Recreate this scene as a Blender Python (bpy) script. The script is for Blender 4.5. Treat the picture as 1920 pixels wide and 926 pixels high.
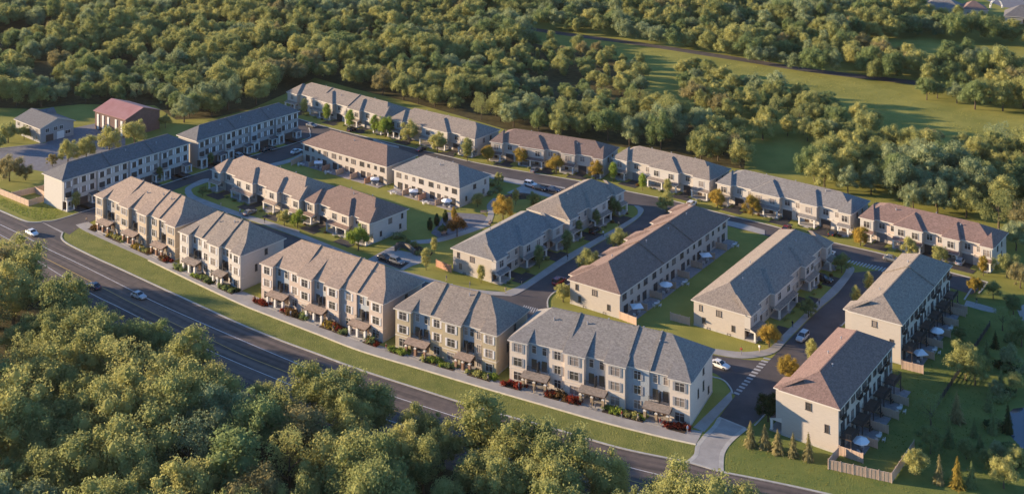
import bpy, bmesh, math, random
from mathutils import Vector, Matrix
random.seed(7)
R = math.radians
scene = bpy.context.scene
for o in list(bpy.data.objects): bpy.data.objects.remove(o)

# ------------------------------------------------------------------ camera, sky, sun, exposure
CAM_H, FOC, HOR = 137.0, 2250.0, -440.0        # eye height (m), focal length and horizon in photo pixels (1920 x 926)
cam_d = bpy.data.cameras.new('camera'); cam = bpy.data.objects.new('camera', cam_d)
scene.collection.objects.link(cam); scene.camera = cam
cam.location = (0, 0, CAM_H); cam.rotation_euler = (R(90), 0, 0)      # level architectural view with lens shift
cam_d.sensor_width = 36.0; cam_d.lens = 36.0 * FOC / 1920.0
cam_d.shift_y = -(463.0 - HOR) / 1920.0
cam_d.clip_start = 1.0; cam_d.clip_end = 6000.0
SUN_TO = Vector((-0.971, 0.238, 0.0)).normalized(); SUN_EL = R(11.5)
world = bpy.data.worlds.new('World'); scene.world = world; world.use_nodes = True
wn = world.node_tree.nodes; wl = world.node_tree.links
sky = wn.new('ShaderNodeTexSky'); sky.sky_type = 'NISHITA'; sky.sun_disc = False
sky.sun_elevation = SUN_EL; sky.sun_rotation = math.atan2(SUN_TO.x, SUN_TO.y)
sky.altitude = 100; sky.air_density = 1.0; sky.dust_density = 0.2; sky.ozone_density = 5.0
wl.new(sky.outputs[0], wn['Background'].inputs[0]); wn['Background'].inputs[1].default_value = 0.125
sun_d = bpy.data.lights.new('sun', 'SUN'); sun_d.energy = 5.0; sun_d.angle = R(0.6); sun_d.color = (1.0, 0.77, 0.51)
sun = bpy.data.objects.new('sun', sun_d); scene.collection.objects.link(sun)
sun.rotation_euler = (-(SUN_TO * math.cos(SUN_EL) + Vector((0, 0, math.sin(SUN_EL))))).to_track_quat('-Z', 'Y').to_euler()
sun.location = (-200, 300, 200)
vs = scene.view_settings; vs.view_transform = 'Standard'; vs.look = 'None'; vs.gamma = 1.0; vs.exposure = 1.36; vs.use_curve_mapping = False

# ------------------------------------------------------------------ helpers
COL = scene.collection
def G(px, py, z=0.0):                      # ground point (at height z) of a surveyed photo pixel
    s = (CAM_H - z) / (py - HOR)
    return Vector(((px - 960.0) * s, FOC * s, z))
def to_px(p):
    k = FOC / p[1]; return (960 + p[0] * k, HOR + (CAM_H - p[2]) * k)

def pmat(name, col, rough=0.9, var=0.0, scale=1.0, bump=0.0, bscale=None, metal=0.0, spec=0.3, col2=None, detail=4.0, stretch=None, orand=0.0):
    m = bpy.data.materials.new(name); m.use_nodes = True
    nt = m.node_tree; b = nt.nodes['Principled BSDF']; L = nt.links
    b.inputs['Roughness'].default_value = rough; b.inputs['Metallic'].default_value = metal
    b.inputs['Specular IOR Level'].default_value = spec
    c = (*col, 1.0); b.inputs['Base Color'].default_value = c
    src = None
    if var > 0 or bump > 0:
        tc = nt.nodes.new('ShaderNodeTexCoord'); mp = nt.nodes.new('ShaderNodeMapping')
        L.new(tc.outputs['Object'], mp.inputs[0])
        if stretch: mp.inputs['Scale'].default_value = stretch
        n = nt.nodes.new('ShaderNodeTexNoise'); n.inputs['Scale'].default_value = scale
        n.inputs['Detail'].default_value = detail; n.inputs['Roughness'].default_value = 0.65
        L.new(mp.outputs[0], n.inputs['Vector'])
    if var > 0:
        rp = nt.nodes.new('ShaderNodeValToRGB'); rp.color_ramp.elements[0].position = 0.3; rp.color_ramp.elements[1].position = 0.7
        lo = tuple(x * (1 - var) for x in col); hi = tuple(min(1, x * (1 + var)) for x in col)
        if col2: lo, hi = col, col2
        rp.color_ramp.elements[0].color = (*lo, 1); rp.color_ramp.elements[1].color = (*hi, 1)
        L.new(n.outputs['Fac'], rp.inputs[0]); src = rp.outputs[0]
        L.new(src, b.inputs['Base Color'])
    if bump > 0:
        n2 = n
        if bscale:
            n2 = nt.nodes.new('ShaderNodeTexNoise'); n2.inputs['Scale'].default_value = bscale; n2.inputs['Detail'].default_value = 3
            L.new(mp.outputs[0], n2.inputs['Vector'])
        bp = nt.nodes.new('ShaderNodeBump'); bp.inputs['Strength'].default_value = bump; bp.inputs['Distance'].default_value = 0.15
        L.new(n2.outputs['Fac'], bp.inputs['Height']); L.new(bp.outputs[0], b.inputs['Normal'])
    return m

def roofmat(name, col):                    # asphalt shingles: courses of slightly different tabs
    m = bpy.data.materials.new(name); m.use_nodes = True
    nt = m.node_tree; b = nt.nodes['Principled BSDF']; L = nt.links
    b.inputs['Roughness'].default_value = 0.85; b.inputs['Specular IOR Level'].default_value = 0.3
    tc = nt.nodes.new('ShaderNodeTexCoord')
    n = nt.nodes.new('ShaderNodeTexNoise'); n.inputs['Scale'].default_value = 2.6; n.inputs['Detail'].default_value = 5; n.inputs['Roughness'].default_value = 0.75
    L.new(tc.outputs['Object'], n.inputs['Vector'])
    v = nt.nodes.new('ShaderNodeTexVoronoi'); v.inputs['Scale'].default_value = 2.4
    mp = nt.nodes.new('ShaderNodeMapping'); mp.inputs['Scale'].default_value = (1.0, 1.6, 2.6); L.new(tc.outputs['Object'], mp.inputs[0]); L.new(mp.outputs[0], v.inputs['Vector'])
    sx = nt.nodes.new('ShaderNodeSeparateColor'); L.new(v.outputs['Color'], sx.inputs[0])
    mx = nt.nodes.new('ShaderNodeMath'); mx.operation = 'MULTIPLY_ADD'; L.new(sx.outputs[0], mx.inputs[0]); mx.inputs[1].default_value = 0.42
    L.new(n.outputs['Fac'], mx.inputs[2])
    rp = nt.nodes.new('ShaderNodeValToRGB'); rp.color_ramp.elements[0].position = 0.35; rp.color_ramp.elements[1].position = 1.05
    rp.color_ramp.elements[0].color = (*[x * 0.66 for x in col], 1); rp.color_ramp.elements[1].color = (*[x * 1.34 for x in col], 1)
    L.new(mx.outputs[0], rp.inputs[0]); L.new(rp.outputs[0], b.inputs['Base Color'])
    bp = nt.nodes.new('ShaderNodeBump'); bp.inputs['Strength'].default_value = 0.35; bp.inputs['Distance'].default_value = 0.08
    L.new(mx.outputs[0], bp.inputs['Height']); L.new(bp.outputs[0], b.inputs['Normal'])
    return m

def leafmat(name, col, var=0.4):
    m = bpy.data.materials.new(name); m.use_nodes = True; nt = m.node_tree; L = nt.links
    nt.nodes.remove(nt.nodes['Principled BSDF'])
    out = nt.nodes['Material Output']
    oi = nt.nodes.new('ShaderNodeObjectInfo'); gi = nt.nodes.new('ShaderNodeNewGeometry')
    ad = nt.nodes.new('ShaderNodeMath'); ad.operation = 'MULTIPLY_ADD'
    L.new(gi.outputs['Random Per Island'], ad.inputs[0]); ad.inputs[1].default_value = 0.55; 
    ml = nt.nodes.new('ShaderNodeMath'); ml.operation = 'MULTIPLY'; L.new(oi.outputs['Random'], ml.inputs[0]); ml.inputs[1].default_value = 0.45
    L.new(ml.outputs[0], ad.inputs[2])
    rp = nt.nodes.new('ShaderNodeValToRGB')
    rp.color_ramp.elements[0].color = (col[0] * (1 - var), col[1] * (1 - var * 0.8), col[2] * (1 - var), 1)
    rp.color_ramp.elements[1].color = (col[0] * (1 + var * 1.15), col[1] * (1 + var), col[2] * (1 + var * 0.6), 1)
    L.new(ad.outputs[0], rp.inputs[0])
    d = nt.nodes.new('ShaderNodeBsdfDiffuse'); t = nt.nodes.new('ShaderNodeBsdfTranslucent'); mx = nt.nodes.new('ShaderNodeMixShader')
    mx.inputs[0].default_value = 0.48
    L.new(rp.outputs[0], d.inputs[0]); L.new(rp.outputs[0], t.inputs[0]); L.new(d.outputs[0], mx.inputs[1]); L.new(t.outputs[0], mx.inputs[2])
    L.new(mx.outputs[0], out.inputs[0])
    return m

class MB:
    def __init__(s): s.v = []; s.f = []; s.m = []
    def face(s, pts, mat=0):
        n = len(s.v); s.v += [tuple(p) for p in pts]; s.f.append(tuple(range(n, n + len(pts)))); s.m.append(mat)
    def box(s, x0, x1, y0, y1, z0, z1, mat=0, top=True, bottom=True):
        n = len(s.v)
        s.v += [(x0,y0,z0),(x1,y0,z0),(x1,y1,z0),(x0,y1,z0),(x0,y0,z1),(x1,y0,z1),(x1,y1,z1),(x0,y1,z1)]
        fs = [(0,1,5,4),(1,2,6,5),(2,3,7,6),(3,0,4,7)]
        if top: fs.append((4,5,6,7))
        if bottom: fs.append((3,2,1,0))
        for f in fs: s.f.append(tuple(n + i for i in f)); s.m.append(mat)
    def prism(s, pts, z0, z1, mat=0):
        n = len(pts)
        b = [(p[0], p[1], z0) for p in pts]; t = [(p[0], p[1], z1) for p in pts]
        s.face(t, mat); s.face(b[::-1], mat)
        for i in range(n): j = (i + 1) % n; s.face([b[i], b[j], t[j], t[i]], mat)
    def cyl(s, c, r0, r1, z0, z1, n=8, mat=0, cap=True):
        a = [2 * math.pi * i / n for i in range(n)]; k = len(s.v)
        s.v += [(c[0] + r0 * math.cos(t), c[1] + r0 * math.sin(t), z0) for t in a] + [(c[0] + r1 * math.cos(t), c[1] + r1 * math.sin(t), z1) for t in a]
        for i in range(n): j = (i + 1) % n; s.f.append((k+i, k+j, k+n+j, k+n+i)); s.m.append(mat)
        if cap: s.f.append(tuple(k+n+i for i in range(n))); s.m.append(mat)
    def tube(s, p, q, r, n=6, mat=0, r2=None):
        p = Vector(p); q = Vector(q); d = (q - p).normalized(); u = d.orthogonal().normalized(); w = d.cross(u); k = len(s.v)
        r2 = r if r2 is None else r2
        for c, rr in ((p, r), (q, r2)):
            for i in range(n):
                a = 2 * math.pi * i / n; s.v.append(tuple(c + u * rr * math.cos(a) + w * rr * math.sin(a)))
        for i in range(n): j = (i + 1) % n; s.f.append((k+i, k+j, k+n+j, k+n+i)); s.m.append(mat)
        s.f.append(tuple(k+n+i for i in range(n))); s.m.append(mat)
    def mesh(s, name, mats, smooth=False):
        me = bpy.data.meshes.new(name); me.from_pydata(s.v, [], s.f)
        for m in (mats if isinstance(mats, (list, tuple)) else [mats]): me.materials.append(m)
        me.polygons.foreach_set('material_index', s.m)
        if smooth: me.polygons.foreach_set('use_smooth', [True] * len(me.polygons))
        me.update(); return me
    def build(s, name, mats, parent=None, loc=(0,0,0), rz=0.0, smooth=False):
        return inst(name, s.mesh(name, mats, smooth), parent, loc, rz)

def inst(name, me, parent=None, loc=(0,0,0), rz=0.0, sc=None):
    o = bpy.data.objects.new(name, me); COL.objects.link(o)
    if parent: o.parent = parent
    o.location = loc
    if rz: o.rotation_euler = (0, 0, rz)
    if sc is not None: o.scale = sc if hasattr(sc, '__len__') else (sc, sc, sc)
    return o
def empty(name, loc, rz=0.0):
    o = bpy.data.objects.new(name, None); COL.objects.link(o); o.location = loc; o.rotation_euler = (0, 0, rz); o.empty_display_size = 0.5
    return o
def tag(o, label=None, cat=None, group=None, kind=None):
    if label: o['label'] = label
    if cat: o['category'] = cat
    if group: o['group'] = group
    if kind: o['kind'] = kind
    return o
def copy_tree(o, parent=None):
    c = o.copy(); COL.objects.link(c); c.parent = parent
    for ch in list(o.children): copy_tree(ch, c)
    return c
ORD = ['first','second','third','fourth','fifth','sixth','seventh','eighth','ninth','tenth','eleventh','twelfth','thirteenth','fourteenth','fifteenth','sixteenth','seventeenth','eighteenth','nineteenth','twentieth']
def smooth_line(pts, n=6):
    out = []
    P = [pts[0]] + list(pts) + [pts[-1]]
    for i in range(1, len(P) - 2):
        p0, p1, p2, p3 = P[i-1], P[i], P[i+1], P[i+2]
        for k in range(n):
            t = k / n
            out.append(0.5 * ((2*p1) + (p2-p0)*t + (2*p0-5*p1+4*p2-p3)*t*t + (3*p1-p0-3*p2+p3)*t**3))
    out.append(pts[-1]); return out
def line(px, n=6, smooth=True):
    w = [G(*p) for p in px]
    return smooth_line(w, n) if smooth and len(w) > 2 else w
def offset(pl, d):                         # shift a ground polyline sideways (positive: left of travel)
    out = []
    for i, p in enumerate(pl):
        a = pl[max(0, i-1)]; b = pl[min(len(pl)-1, i+1)]; t = (b - a); t.z = 0; t.normalize()
        out.append(p + Vector((-t.y, t.x, 0)) * d)
    return out
def sheet(name, pts, z, mat, kind='structure'):
    m = MB(); m.face([(p[0], p[1], z) for p in pts]); me = m.mesh(name, mat)
    if me.polygons[0].normal.z < 0:
        m = MB(); m.face([(p[0], p[1], z) for p in reversed(pts)]); me = m.mesh(name, mat)
    o = inst(name, me); tag(o, kind=kind); return o
def slab(name, pts, z0, z1, mat, kind='structure'):
    m = MB(); n = len(pts)
    area = sum(pts[i][0]*pts[(i+1)%n][1] - pts[(i+1)%n][0]*pts[i][1] for i in range(n))
    if area < 0: pts = list(reversed(pts))
    m.prism(pts, z0, z1); o = m.build(name, mat); tag(o, kind=kind); return o
def ribbon(name, pl, w0, w1, z0, z1, mat, parent=None, kind='structure'):
    a = offset(pl, w0); b = offset(pl, w1); m = MB()
    for i in range(len(pl) - 1):
        p, q, r, s = a[i], a[i+1], b[i+1], b[i]
        if w1 < w0: p, q, r, s = s, r, q, p
        m.face([(p.x,p.y,z1),(q.x,q.y,z1),(r.x,r.y,z1),(s.x,s.y,z1)])
        if z1 - z0 > 0.02:
            m.face([(p.x,p.y,z0),(q.x,q.y,z0),(q.x,q.y,z1),(p.x,p.y,z1)]); m.face([(r.x,r.y,z0),(s.x,s.y,z0),(s.x,s.y,z1),(r.x,r.y,z1)])
            if i == 0: m.face([(s.x,s.y,z0),(p.x,p.y,z0),(p.x,p.y,z1),(s.x,s.y,z1)])
            if i == len(pl) - 2: m.face([(q.x,q.y,z0),(r.x,r.y,z0),(r.x,r.y,z1),(q.x,q.y,z1)])
    o = m.build(name, mat, parent)
    if not parent: tag(o, kind=kind)
    return o

# ------------------------------------------------------------------ materials
M = {}
M['grass'] = pmat('grass', (0.18, 0.185, 0.042), 1.0, 0.5, 0.06, 0.9, 3.0, spec=0.1, col2=(0.32, 0.295, 0.075), detail=8)
M['lawn'] = pmat('lawn', (0.11, 0.15, 0.04), 1.0, 0.5, 0.25, 0.8, 4.0, spec=0.1, col2=(0.20, 0.21, 0.055), detail=8)
M['verge'] = pmat('verge', (0.125, 0.15, 0.04), 1.0, 0.5, 0.22, 1.0, 3.0, spec=0.1, col2=(0.25, 0.24, 0.07), detail=8)
M['litter'] = pmat('leaf_litter', (0.05, 0.04, 0.02), 1.0, 0.5, 0.4, 0.6, 3.0, spec=0.1, col2=(0.11, 0.095, 0.04))
M['asphalt'] = pmat('asphalt', (0.055, 0.048, 0.048), 0.85, 0.3, 0.07, 0.2, 8.0, col2=(0.115, 0.095, 0.090), detail=7, stretch=(1, 1, 1))
M['street'] = pmat('street_asphalt', (0.055, 0.050, 0.052), 0.85, 0.3, 0.12, 0.2, 8.0, col2=(0.115, 0.096, 0.093), detail=7)
M['drive'] = pmat('driveway_asphalt', (0.040, 0.037, 0.037), 0.85, 0.3, 0.5, 0.2, 8.0, col2=(0.065, 0.058, 0.056))
M['concrete'] = pmat('concrete', (0.27, 0.255, 0.24), 0.9, 0.3, 0.3, 0.1, 6.0, col2=(0.38, 0.355, 0.33), detail=8)
M['kerb'] = pmat('kerb_concrete', (0.42, 0.40, 0.365), 0.9, 0.18, 0.6)
M['edging'] = pmat('edging_stone', (0.70, 0.61, 0.43), 0.9, 0.15, 0.8)
M['paving'] = pmat('paving', (0.17, 0.165, 0.18), 0.85, 0.2, 0.8)
M['white_line'] = pmat('white_line', (0.62, 0.61, 0.60), 0.8, 0.25, 0.8)
M['faded_line'] = pmat('faded_line', (0.36, 0.355, 0.35), 0.8, 0.3, 1.2)
M['yellow_line'] = pmat('yellow_line', (0.50, 0.33, 0.10), 0.8, 0.25, 0.8)
M['mulch'] = pmat('mulch', (0.05, 0.034, 0.022), 1.0, 0.4, 1.5)
M['white'] = pmat('white_paint', (0.66, 0.64, 0.61), 0.6, 0.05, 2.0)
M['offwhite'] = pmat('cream_trim', (0.58, 0.535, 0.48), 0.7, 0.06, 2.0)
M['dark'] = pmat('dark_metal', (0.03, 0.03, 0.034), 0.45, spec=0.5)
M['door'] = pmat('door_brown', (0.085, 0.055, 0.04), 0.5)
M['garage'] = pmat('garage_door', (0.075, 0.06, 0.055), 0.5)
M['garage2'] = pmat('garage_door_grey', (0.20, 0.19, 0.19), 0.5)
M['brick'] = pmat('pillar_brick', (0.27, 0.16, 0.11), 0.9, 0.35, 5.0)
M['brick2'] = pmat('pillar_tan_brick', (0.33, 0.25, 0.16), 0.9, 0.35, 5.0)
M['wood'] = pmat('fence_wood', (0.52, 0.375, 0.28), 0.9, 0.15, 3.0, 0.3, None, stretch=(3, 3, 0.3))
M['red_wood'] = pmat('red_fence_wood', (0.50, 0.28, 0.19), 0.9, 0.22, 3.0, 0.3, None, stretch=(3, 3, 0.3))
M['bark'] = pmat('bark', (0.10, 0.075, 0.052), 1.0, 0.3, 4.0)
M['frame_w'] = pmat('window_frame_light', (0.52, 0.49, 0.455), 0.6)
M['frame_d'] = pmat('window_frame_dark', (0.10, 0.085, 0.078), 0.5)
M['shutter'] = pmat('shutter_grey', (0.30, 0.30, 0.32), 0.7)
M['shutter_w'] = pmat('shutter_white', (0.68, 0.66, 0.66), 0.7)
M['glass'] = pmat('glass', (0.06, 0.055, 0.055), 0.08, spec=0.8)
M['curtain_glass'] = pmat('curtained_glass', (0.24, 0.205, 0.185), 0.12, spec=0.8)
M['blue_siding'] = pmat('blue_grey_siding', (0.33, 0.36, 0.385), 0.8, 0.08, 1.5)
M['water'] = pmat('pond_water', (0.03, 0.04, 0.06), 0.06, bump=0.05, bscale=1.2, spec=0.9)
M['stone'] = pmat('wall_stone', (0.16, 0.135, 0.11), 0.95, 0.5, 1.6, 0.8)
M['canvas'] = pmat('white_canvas', (0.76, 0.76, 0.78), 0.8)
M['rug'] = pmat('patio_slab', (0.27, 0.25, 0.25), 0.9, 0.2, 1.2)
ROOF = {k: roofmat('shingle_' + k, tuple(x*0.80 for x in c)) for k, c in dict(tan=(0.35, 0.262, 0.205), grey=(0.245, 0.225, 0.21), greytan=(0.285, 0.235, 0.195), brown=(0.235, 0.16, 0.13), dark=(0.15, 0.135, 0.13), rose=(0.255, 0.165, 0.138), slate=(0.155, 0.15, 0.155)).items()}
WALL = {k: pmat('siding_' + k, tuple(x*0.80 for x in c), 0.85, 0.07, 0.8, 0.0, None, stretch=(1, 1, 6)) for k, c in dict(cream=(0.555, 0.495, 0.435), white=(0.57, 0.53, 0.49), beige=(0.53, 0.435, 0.33), pink=(0.60, 0.49, 0.42), olive=(0.50, 0.42, 0.285), grey=(0.38, 0.365, 0.36), tan=(0.46, 0.395, 0.32), ivory=(0.80, 0.69, 0.58)).items()}
LEAF = {k: leafmat('leaves_' + k, c) for k, c in {
    'olive green': (0.31, 0.315, 0.135), 'grey green': (0.28, 0.315, 0.185), 'yellow green': (0.375, 0.36, 0.15),
    'deep green': (0.205, 0.25, 0.115), 'brownish green': (0.29, 0.25, 0.13), 'golden': (0.36, 0.26, 0.065),
    'dark': (0.05, 0.075, 0.034), 'rust': (0.17, 0.10, 0.045), 'red': (0.22, 0.040, 0.028), 'bright green': (0.25, 0.31, 0.07)}.items()}

# ------------------------------------------------------------------ the ground
sheet('ground', [(-2500, 60), (2500, 60), (2500, 4000), (-2500, 4000)], 0.0, M['grass'])
KERB = [(-60,372),(0,396),(40,413),(58,417.5),(78,417)]
KERB2 = [(116,436),(114,447),(128,459),(180,485),(220,503),(300,540),(380,576.6),(451,609),(522.5,638),(594,664.5),(677,695),(780,728.6),(900,766.6),(1031,802.7),(1162.5,841),(1293,868.5),(1349,884.6),(1415.7,898),(1520,920),(1700,962),(1900,1010)]
full = line([(-60,372),(0,396),(60,424),(120,456),(180,485),(220,503),(300,540),(380,576.6),(451,609),(522.5,638),(594,664.5),(677,695),(780,728.6),(900,766.6),(1031,802.7),(1162.5,841),(1293,868.5),(1349,884.6),(1415.7,898),(1520,920),(1700,962),(1900,1010)])
def road_poly():
    near = offset(full, -22.0)
    return full + near[::-1]
def streak_road():
    m = MB(); NA = 22; rows = [offset(full, -22.0*k/NA) for k in range(NA+1)]; n = len(full); dist = [0.0]
    for a, b in zip(full, full[1:]): dist.append(dist[-1]+(b-a).length)
    for k in range(NA+1): m.v += [(q.x, q.y, 0.010) for q in rows[k]]
    for k in range(NA):
        for i in range(n-1): m.f.append(((k+1)*n+i, (k+1)*n+i+1, k*n+i+1, k*n+i)); m.m.append(0)
    mt = bpy.data.materials.new('worn_asphalt'); mt.use_nodes = True; nt = mt.node_tree; L = nt.links; b = nt.nodes['Principled BSDF']; b.inputs['Roughness'].default_value = 0.85; b.inputs['Specular IOR Level'].default_value = 0.3
    at = nt.nodes.new('ShaderNodeAttribute'); at.attribute_name = 'lane'
    mp = nt.nodes.new('ShaderNodeMapping'); mp.inputs['Scale'].default_value = (0.75, 0.022, 1); L.new(at.outputs['Vector'], mp.inputs[0])
    n1 = nt.nodes.new('ShaderNodeTexNoise'); n1.inputs['Scale'].default_value = 1.0; n1.inputs['Detail'].default_value = 4; L.new(mp.outputs[0], n1.inputs['Vector'])
    n2 = nt.nodes.new('ShaderNodeTexNoise'); n2.inputs['Scale'].default_value = 0.6; n2.inputs['Detail'].default_value = 8; L.new(at.outputs['Vector'], n2.inputs['Vector'])
    ad = nt.nodes.new('ShaderNodeMath'); ad.operation = 'MULTIPLY_ADD'; ad.inputs[1].default_value = 0.35; L.new(n2.outputs['Fac'], ad.inputs[0]); L.new(n1.outputs['Fac'], ad.inputs[2])
    rp = nt.nodes.new('ShaderNodeValToRGB'); e = rp.color_ramp.elements; e[0].position = 0.5; e[1].position = 0.85; e[0].color = (0.058, 0.049, 0.046, 1); e[1].color = (0.160, 0.124, 0.108, 1)
    L.new(ad.outputs[0], rp.inputs[0]); L.new(rp.outputs[0], b.inputs['Base Color'])
    me = m.mesh('main_road', mt); at_ = me.attributes.new('lane', 'FLOAT_VECTOR', 'POINT'); vals = []
    for k in range(NA+1):
        for i in range(n): vals += [22.0*k/NA, dist[i], 0.0]
    at_.data.foreach_set('vector', vals)
    if me.polygons[0].normal.z < 0: me.flip_normals()
    tag(inst('main_road', me), kind='structure')
streak_road()
sheet('entrance_road', [G(*p) for p in [(30,412),(60,417),(78,416),(104,413.5),(150,400),(183,389),(215,396),(160,418),(140,424),(118,434),(114,447),(125,458),(60,430)]], 0.014, M['street'])
ribbon('kerb', line(KERB), 0.0, 0.45, 0, 0.13, M['kerb'])
ribbon('kerb', line(KERB2), 0.0, 0.45, 0, 0.13, M['kerb'])
ribbon('lane_line', line([(-60,394),(0,421),(52,446),(88,466),(147,494),(245,543),(291.6,566.6),(380,606),(499,657),(594,695),(760,750),(937,807),(1084,848.6),(1182,876),(1302.5,905.5),(1420,934)]), -0.09, 0.09, 0, 0.019, M['white_line'])
ribbon('centre_line', line([(-60,416),(60,472),(194,540),(245,566.6),(347,616),(394,636),(451,663),(518,689.5),(582,714),(760,776),(1000,850),(1200,905),(1400,955)]), -0.10, 0.10, 0, 0.019, M['yellow_line'])
ribbon('lane_line', line([(-60,414),(13,447),(60,482),(162,545),(221.6,575),(300,614),(404,662),(508,706),(640,758),(900,842),(1100,900),(1300,950)]), -0.08, 0.08, 0, 0.019, M['white_line'])
# verge between road and front walk, and the front walk itself
WALK_OUT = [(142,422),(160,433.5),(220,461),(279.6,487.5),(370,531),(451.6,569),(503.5,590),(594,625),(677,657),(780,688),(900,724),(1025,760),(1132,790.6),(1237,817),(1305,832)]
WALK_IN = [(165,416),(190,431),(233,452),(306,482),(408,527),(495,562),(530,575),(687.5,638),(751.6,661),(839,686),(958,720),(1089.6,756),(1191.6,783),(1302.5,806),(1318,808)]
k2 = [p for p in offset(line(KERB2), 0.45)]
verge_edge = [p for p in k2 if to_px(p)[0] < 1300]
wo = line(WALK_OUT)
sheet('verge', verge_edge + wo[::-1], 0.022, M['verge'])
wi = line(WALK_IN)
slab('front_walk', wo + wi[::-1], 0, 0.06, M['concrete'])
ribbon('walk_edging', [p for p in wo if to_px(p)[0] > 275], -0.5, 0.0, 0, 0.10, M['edging'])
# concrete crossing of the road entrance and the driveway by the last terrace
slab('entrance_crossing', [G(*p) for p in [(78,416.5),(90,415.5),(123,432),(116,437)]], 0, 0.035, M['concrete'])
apron_l = line([(1353.4,784.5),(1344.5,800),(1327,818),(1313,835.6),(1309,853.5),(1293,868.5)]); apron_r = line([(1395,801),(1366.8,824.5),(1351,847),(1348,871),(1349,884.6)])
slab('driveway_apron', apron_l + apron_r[::-1], 0, 0.045, M['concrete'])
ribbon('apron_edge', apron_l, -0.9, 0.0, 0, 0.055, M['kerb']); ribbon('apron_edge', apron_r, 0.0, 0.9, 0, 0.055, M['kerb'])
sheet('lawn', [G(*p) for p in [(1349,884.6),(1348,871),(1351,847),(1366.8,824.5),(1395,803),(1470,738),(1560,700),(1700,690),(1775,600),(1790,545),(1850,532),(1920,560),(2100,600),(2100,1000),(1520,921),(1415,899)]], 0.004, M['lawn'])

# internal streets
def quadroad(name, L_, R_, z, mat='street', sm=True):
    return sheet(name, line(L_, 6, sm) + line(R_, 6, sm)[::-1], z, M[mat])
S1L = [(1348,782),(1373,749),(1400,716),(1450,668),(1484,632),(1531,585),(1571.5,549),(1600,511)]
S1R = [(1397,802),(1431,779),(1467,738),(1530,676),(1585,603),(1650,533),(1672,505)]
quadroad('street', S1L, S1R, 0.020)
S2 = [(1020,590),(1110,611),(1220,637),(1330,664),(1426,676),(1470,670),(1500,650)]
S2b = [(985,604),(1080,632),(1190,660),(1310,690),(1350,706),(1372,735),(1385,745)]
quadroad('street', S2, S2b, 0.024)
S3L = [(958,556),(983.6,545),(1020.6,517.5),(1075,484.5),(1180,422),(1207,397),(1199,388)]
S3R = [(1026,577),(1027,562),(1038,549),(1071,531),(1130,494),(1250,405),(1290,394)]
quadroad('street', S3L, S3R, 0.028)
sheet('street', [G(*p) for p in [(870,540),(958,554),(985,544),(1030,561),(1026,577),(1060,600),(985,604),(900,590),(840,548)]], 0.032, M['street'])
S4a = [(300,368),(360,376),(420.7,399),(481,419),(560,446),(640,476),(720,506),(800,530),(900,552),(960,565)]
S4b = [(290,378),(345,398),(405,424),(470,449),(540,474),(620,504),(700,534),(800,566),(900,592),(960,602)]
quadroad('street', S4a, S4b, 0.036)
S5L = [(78,416),(103.7,413.5),(148.6,400),(183,389),(320,342.6),(404.6,315),(477.5,291.6),(573.7,262.5),(582,250),(580,240)]
S5R = [(130,440),(160,421),(215,398),(300,371),(326,357),(372.5,341),(440,332),(512.5,307.6),(565,288.7),(640,262),(680,254)]
quadroad('street', S5L, S5R, 0.040)
S6F = [(540,217),(559.4,223.7),(624,242.4),(720,266),(831,292),(883,304),(953,317.5),(1078.6,339),(1163.7,357),(1260,377),(1368,405),(1446.6,424),(1551.6,453),(1661.6,478.6),(1778,510.6),(1852,530)]
S6N = [(560,262),(600,258),(650,264),(703.6,275),(775,292),(850,312),(918,331),(976.6,343),(1050,362),(1180,385),(1290,402),(1365,424),(1432,441),(1500,461),(1590,488),(1662,507),(1760,534),(1822,552)]
quadroad('street', S6F, S6N, 0.044)
ribbon('kerb', line(S6F[1:]), 0.0, 0.4, 0, 0.13, M['kerb'])
ribbon('kerb', line(S5L), 0.0, 0.35, 0, 0.13, M['kerb'])
ribbon('kerb', line([(1852,530),(1835,550)], 2, False), -0.2, 0.2, 0, 0.12, M['kerb'])
ribbon('kerb', line([(1822,541),(1808,562)], 2, False), -0.2, 0.2, 0, 0.12, M['kerb'])
ribbon('kerb', line([(1026,577),(1026,562),(1038,548),(1071,530)]), -0.35, 0.0, 0, 0.14, M['kerb'])
ribbon('kerb', line([(1413.5,797),(1431,779),(1467,738)]), -0.3, 0.0, 0, 0.14, M['kerb'])
ribbon('kerb', line([(1577,610),(1585,602),(1650,532)]), -0.3, 0.0, 0, 0.14, M['kerb'])
ribbon('kerb', line([(1334,707),(1355,713),(1368,727),(1372,738)]), 0.0, 0.35, 0, 0.14, M['kerb'])
ribbon('kerb', line([(1348,782),(1397,802)], 2, False), -0.2, 0.2, 0, 0.10, M['kerb'])
# pavements
def pave(px_l, px_r, mat='concrete', z=0.10, sm=True, name='pavement'):
    return slab(name, line(px_l, 5, sm) + line(px_r, 5, sm)[::-1], 0, z, M[mat])
pave([(1446,650),(1501.5,595),(1554,545),(1583,513),(1587,498)], [(1461,656),(1484,630),(1531,583),(1571.5,548),(1600.6,510),(1599,500)])
pave([(1330,652.5),(1389.5,660),(1432.7,656),(1446,650)], [(1330,662),(1389.5,672),(1440,666),(1461,656)], z=0.096)
pave([(946.7,547),(985,530),(1060,480),(1180,413),(1196,397),(1189,386)], [(958,555.6),(983.6,544),(1075,483.6),(1180,421),(1206.6,396),(1198,387)])
pave([(560,436),(650,472),(720,498),(800,520),(880,541),(946,548)], [(560,445),(640,475),(720,505),(800,529),(880,549),(958,555.6)], z=0.092)
pave([(392,335),(375,338),(349,352),(349,361),(364,372),(424,393),(485,412),(560,436)], [(392,341),(378,346),(360,354),(361,362),(372,370),(428,391),(487,410),(562,433)], z=0.088)
pave([(346,361),(360,375),(420.7,397.5),(481,417),(560,445)], [(352,356),(366,370),(424,392.5),(485,411),(562,436)], z=0.084)
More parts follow.
